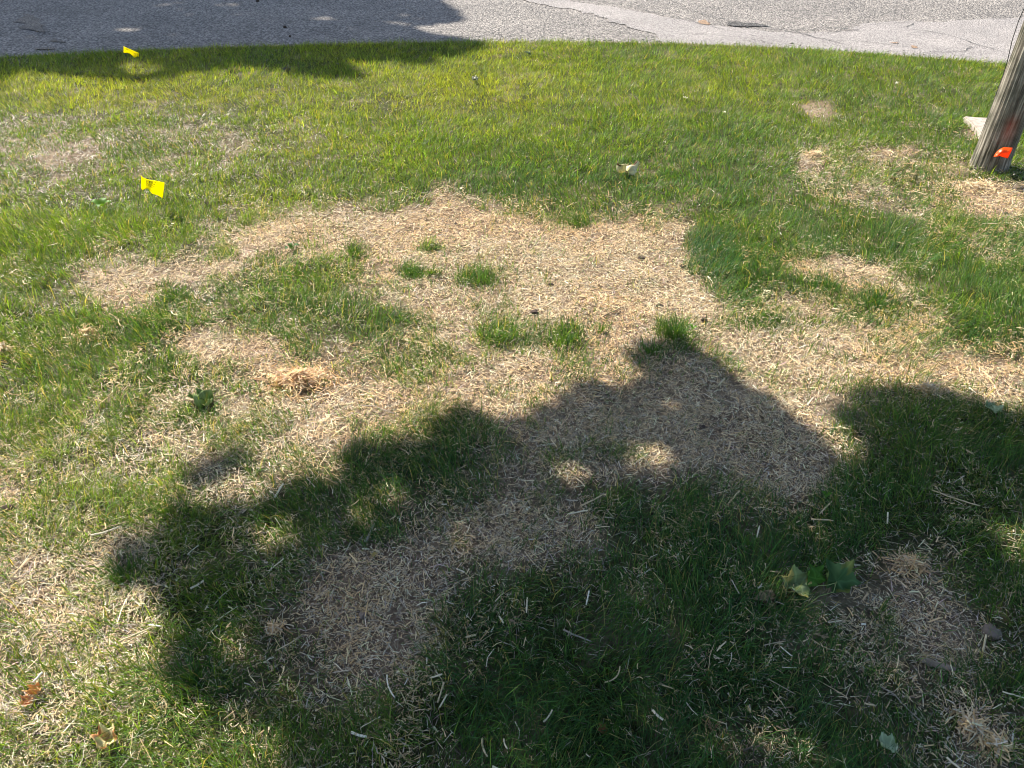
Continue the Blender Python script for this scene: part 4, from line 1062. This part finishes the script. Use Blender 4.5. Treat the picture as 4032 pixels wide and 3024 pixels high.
for lab, px, py, s_ in [('dark soil clod in sunlit straw, right upper part', 2525, 1018, .022), ('dark soil clod in straw right of the dark tufts', 2168, 1118, .020), ('dark clod at the right end of the straw patch rim', 2690, 1048, .022),
                        ('dark broken clod above the spreading tuft in the straw', 2105, 1222, .026), ('brown clod beside the small twig in the lower right straw', 2595, 1205, .022), ('dark clod left of the long low hummock', 2772, 1262, .02),
                        ('dark clod at the left edge, lower one in the sun', 28, 2010, .03), ('dark clod under the reddish heap at the far left edge', 20, 1440, .03), ('brown soil clod in the shaded straw, left of the sunlit finger', 2765, 1685, .016),
                        ('dark clod in the straw at the upper right corner by the pole', 3962, 840, .018), ('dark clod in the sandy straw at upper centre', 1795, 880, .014), ('dark clod in straw left of the squat green tuft', 1340, 1010, .014)]:
    lump('soil_clod', lab, 'soil clod', px, py, s_ * .6, M_CLOD, 'dark clods of soil in the straw', .4, .006)
for lab, px, py, s_ in [('black lump of debris on the shaded road near the top edge', 1014, 3, .018), ('black speck of debris on the shaded road, right of the yellow flag', 1122, 106, .016), ('black speck of debris by the road edge right of the first one', 1142, 142, .012)]:
    x, y = at(px, py); o = lump('road_debris', lab, 'debris', px, py, s_, M_CLOD, 'specks of debris on the road', .8, 0); o.location.z = s_ * .3 - .006
def bark(label, px, py, l_, w_, yaw, c_):
    x, y = at(px, py); V = []; nI, nJ = 14, 6
    for j in range(nJ):
        for i in range(nI):
            u, v = i / (nI - 1) - .5, j / (nJ - 1) - .5; tap = (1 - abs(u * 2) ** 3 * .7) * (1 + .2 * math.sin(i * 2.1))
            V.append((u * l_, v * w_ * tap, .006 - (v * 2) ** 2 * .006 + .003 * math.sin(u * 7 + j)))
    F = [(j * nI + i, j * nI + i + 1, (j + 1) * nI + i + 1, (j + 1) * nI + i) for j in range(nJ - 1) for i in range(nI - 1)]
    o = link('bark_flake', np_mesh('bark_flake', V, None, None, F, True), plain_mat('bark_flake', c_, .9, .3, 70, .002)); o.location = (x, y, hz(x, y) + .012); o.rotation_euler.z = math.radians(yaw)
    md = o.modifiers.new('thickness', 'SOLIDIFY'); md.thickness = .003
    return tag(o, label, 'bark')
bark('flat brown bark flake under straw at the lower right', 3690, 2615, .085, .022, -22, (.26, .2, .15))

# ------------------------------------------------------------------ the two trees that cast the shade
def canopy(name, loc, label, poly, extra, holes, n, z0, z1, size, limbs, trunk_r, trunk_h, edge, seed):
    r2 = np.random.default_rng(seed); tree = empty(name, loc, label, 'tree'); loc = Vector(loc)
    P = np.array(poly); lo = P.min(0); hi = P.max(0); pts = np.empty((0, 2))
    while len(pts) < n:
        q = r2.uniform(lo, hi, (n * 2, 2))
        def ok(x, y):
            m = inside(poly, x, y)
            for e_ in extra: m |= inside(e_, x, y)
            wx = x + (fbm(x * 5, y * 5, 501, 3) - .5) * .35 * edge / .035; wy = y + (fbm(x * 5, y * 5, 511, 3) - .5) * .35 * edge / .035
            for h_ in holes: m &= ~inside(h_, wx, wy)
            return m
        m = ok(q[:, 0], q[:, 1])
        for a_ in range(4):                       # keep a leaf's own width inside the outline
            m &= ok(q[:, 0] + math.cos(a_ * math.pi / 2) * edge, q[:, 1] + math.sin(a_ * math.pi / 2) * edge)
        pts = np.concatenate([pts, q[m]])
    pts = pts[:n]
    z = z0 + (z1 - z0) * r2.random(n); k_ = z / SUN.z
    c = np.stack([pts[:, 0] + SUN.x * k_, pts[:, 1] + SUN.y * k_, z], 1) - np.array(loc)
    out = np.array([(0, 1), (.16, .5), (.45, .62), (.34, .22), (.62, .1), (.3, -.2), (.08, -.28), (-.08, -.28), (-.3, -.2), (-.62, .1), (-.34, .22), (-.45, .62), (-.16, .5)])
    m = len(out); a_ = r2.uniform(0, 6.3, n); tl = r2.normal(0, .45, (n, 2)); s_ = size * r2.uniform(.7, 1.25, n)
    ex = np.stack([np.cos(a_), np.sin(a_), tl[:, 0]], 1); ey = np.stack([-np.sin(a_), np.cos(a_), tl[:, 1]], 1)
    V = c[:, None] + (out[None, :, 0, None] * ex[:, None] + out[None, :, 1, None] * ey[:, None]) * s_[:, None, None] * .6
    V = np.concatenate([c[:, None], V], 1); o = np.arange(n)[:, None, None] * (m + 1)
    T_ = np.array([(0, 1 + i, 1 + (i + 1) % m) for i in range(m)])[None] + o
    cc = np.repeat(np.array([.05, .10, .025]) * r2.lognormal(0, .25, (n, 1)), m + 1, 0)
    cr = link('crown', np_mesh('crown', V.reshape(-1, 3), T_.reshape(-1, 3), cc), M_CANOPY, tree); cr['kind'] = 'stuff'
    tube_obj('trunk', [(0, 0, -.3), (0, 0, .3), (.05, .03, trunk_h * .5), (.1, .05, trunk_h)], [trunk_r * 1.5, trunk_r * 1.1, trunk_r, trunk_r * .8], M_BARK, tree, 20, .04)
    for k in range(limbs):
        tgt = Vector(c[r2.integers(n)]); st = Vector((.1, .05, trunk_h * (.8 + .2 * k / limbs)))
        mid = st.lerp(tgt, .5) + Vector((0, 0, .5)); q1 = st.lerp(mid, .5) + Vector((0, 0, .25)); q2 = mid.lerp(tgt, .5) + Vector((0, 0, .1))
        tube_obj('limb', [st, q1, mid, q2, tgt], [trunk_r * .4, trunk_r * .3, trunk_r * .2, trunk_r * .12, trunk_r * .05], M_BARK, tree, 9, .05)
    return tree
canopy('maple_tree', (1.9, -2.0, 0), 'green maple tree behind the viewer whose low crown shades the foreground', SHADE_NEAR, [SHADE_NEAR_SPOT], HOLES_NEAR, 17000, 3.0, 4.6, .12, 7, .16, 3.0, .035, 5)
canopy('maple_tree', (-9.5, 17.0, 0), 'tall maple tree across the road whose high crown shades the asphalt', SHADE_FAR, [], HOLES_FAR, 15000, 6.0, 9.5, .20, 9, .24, 5.5, .05, 6)
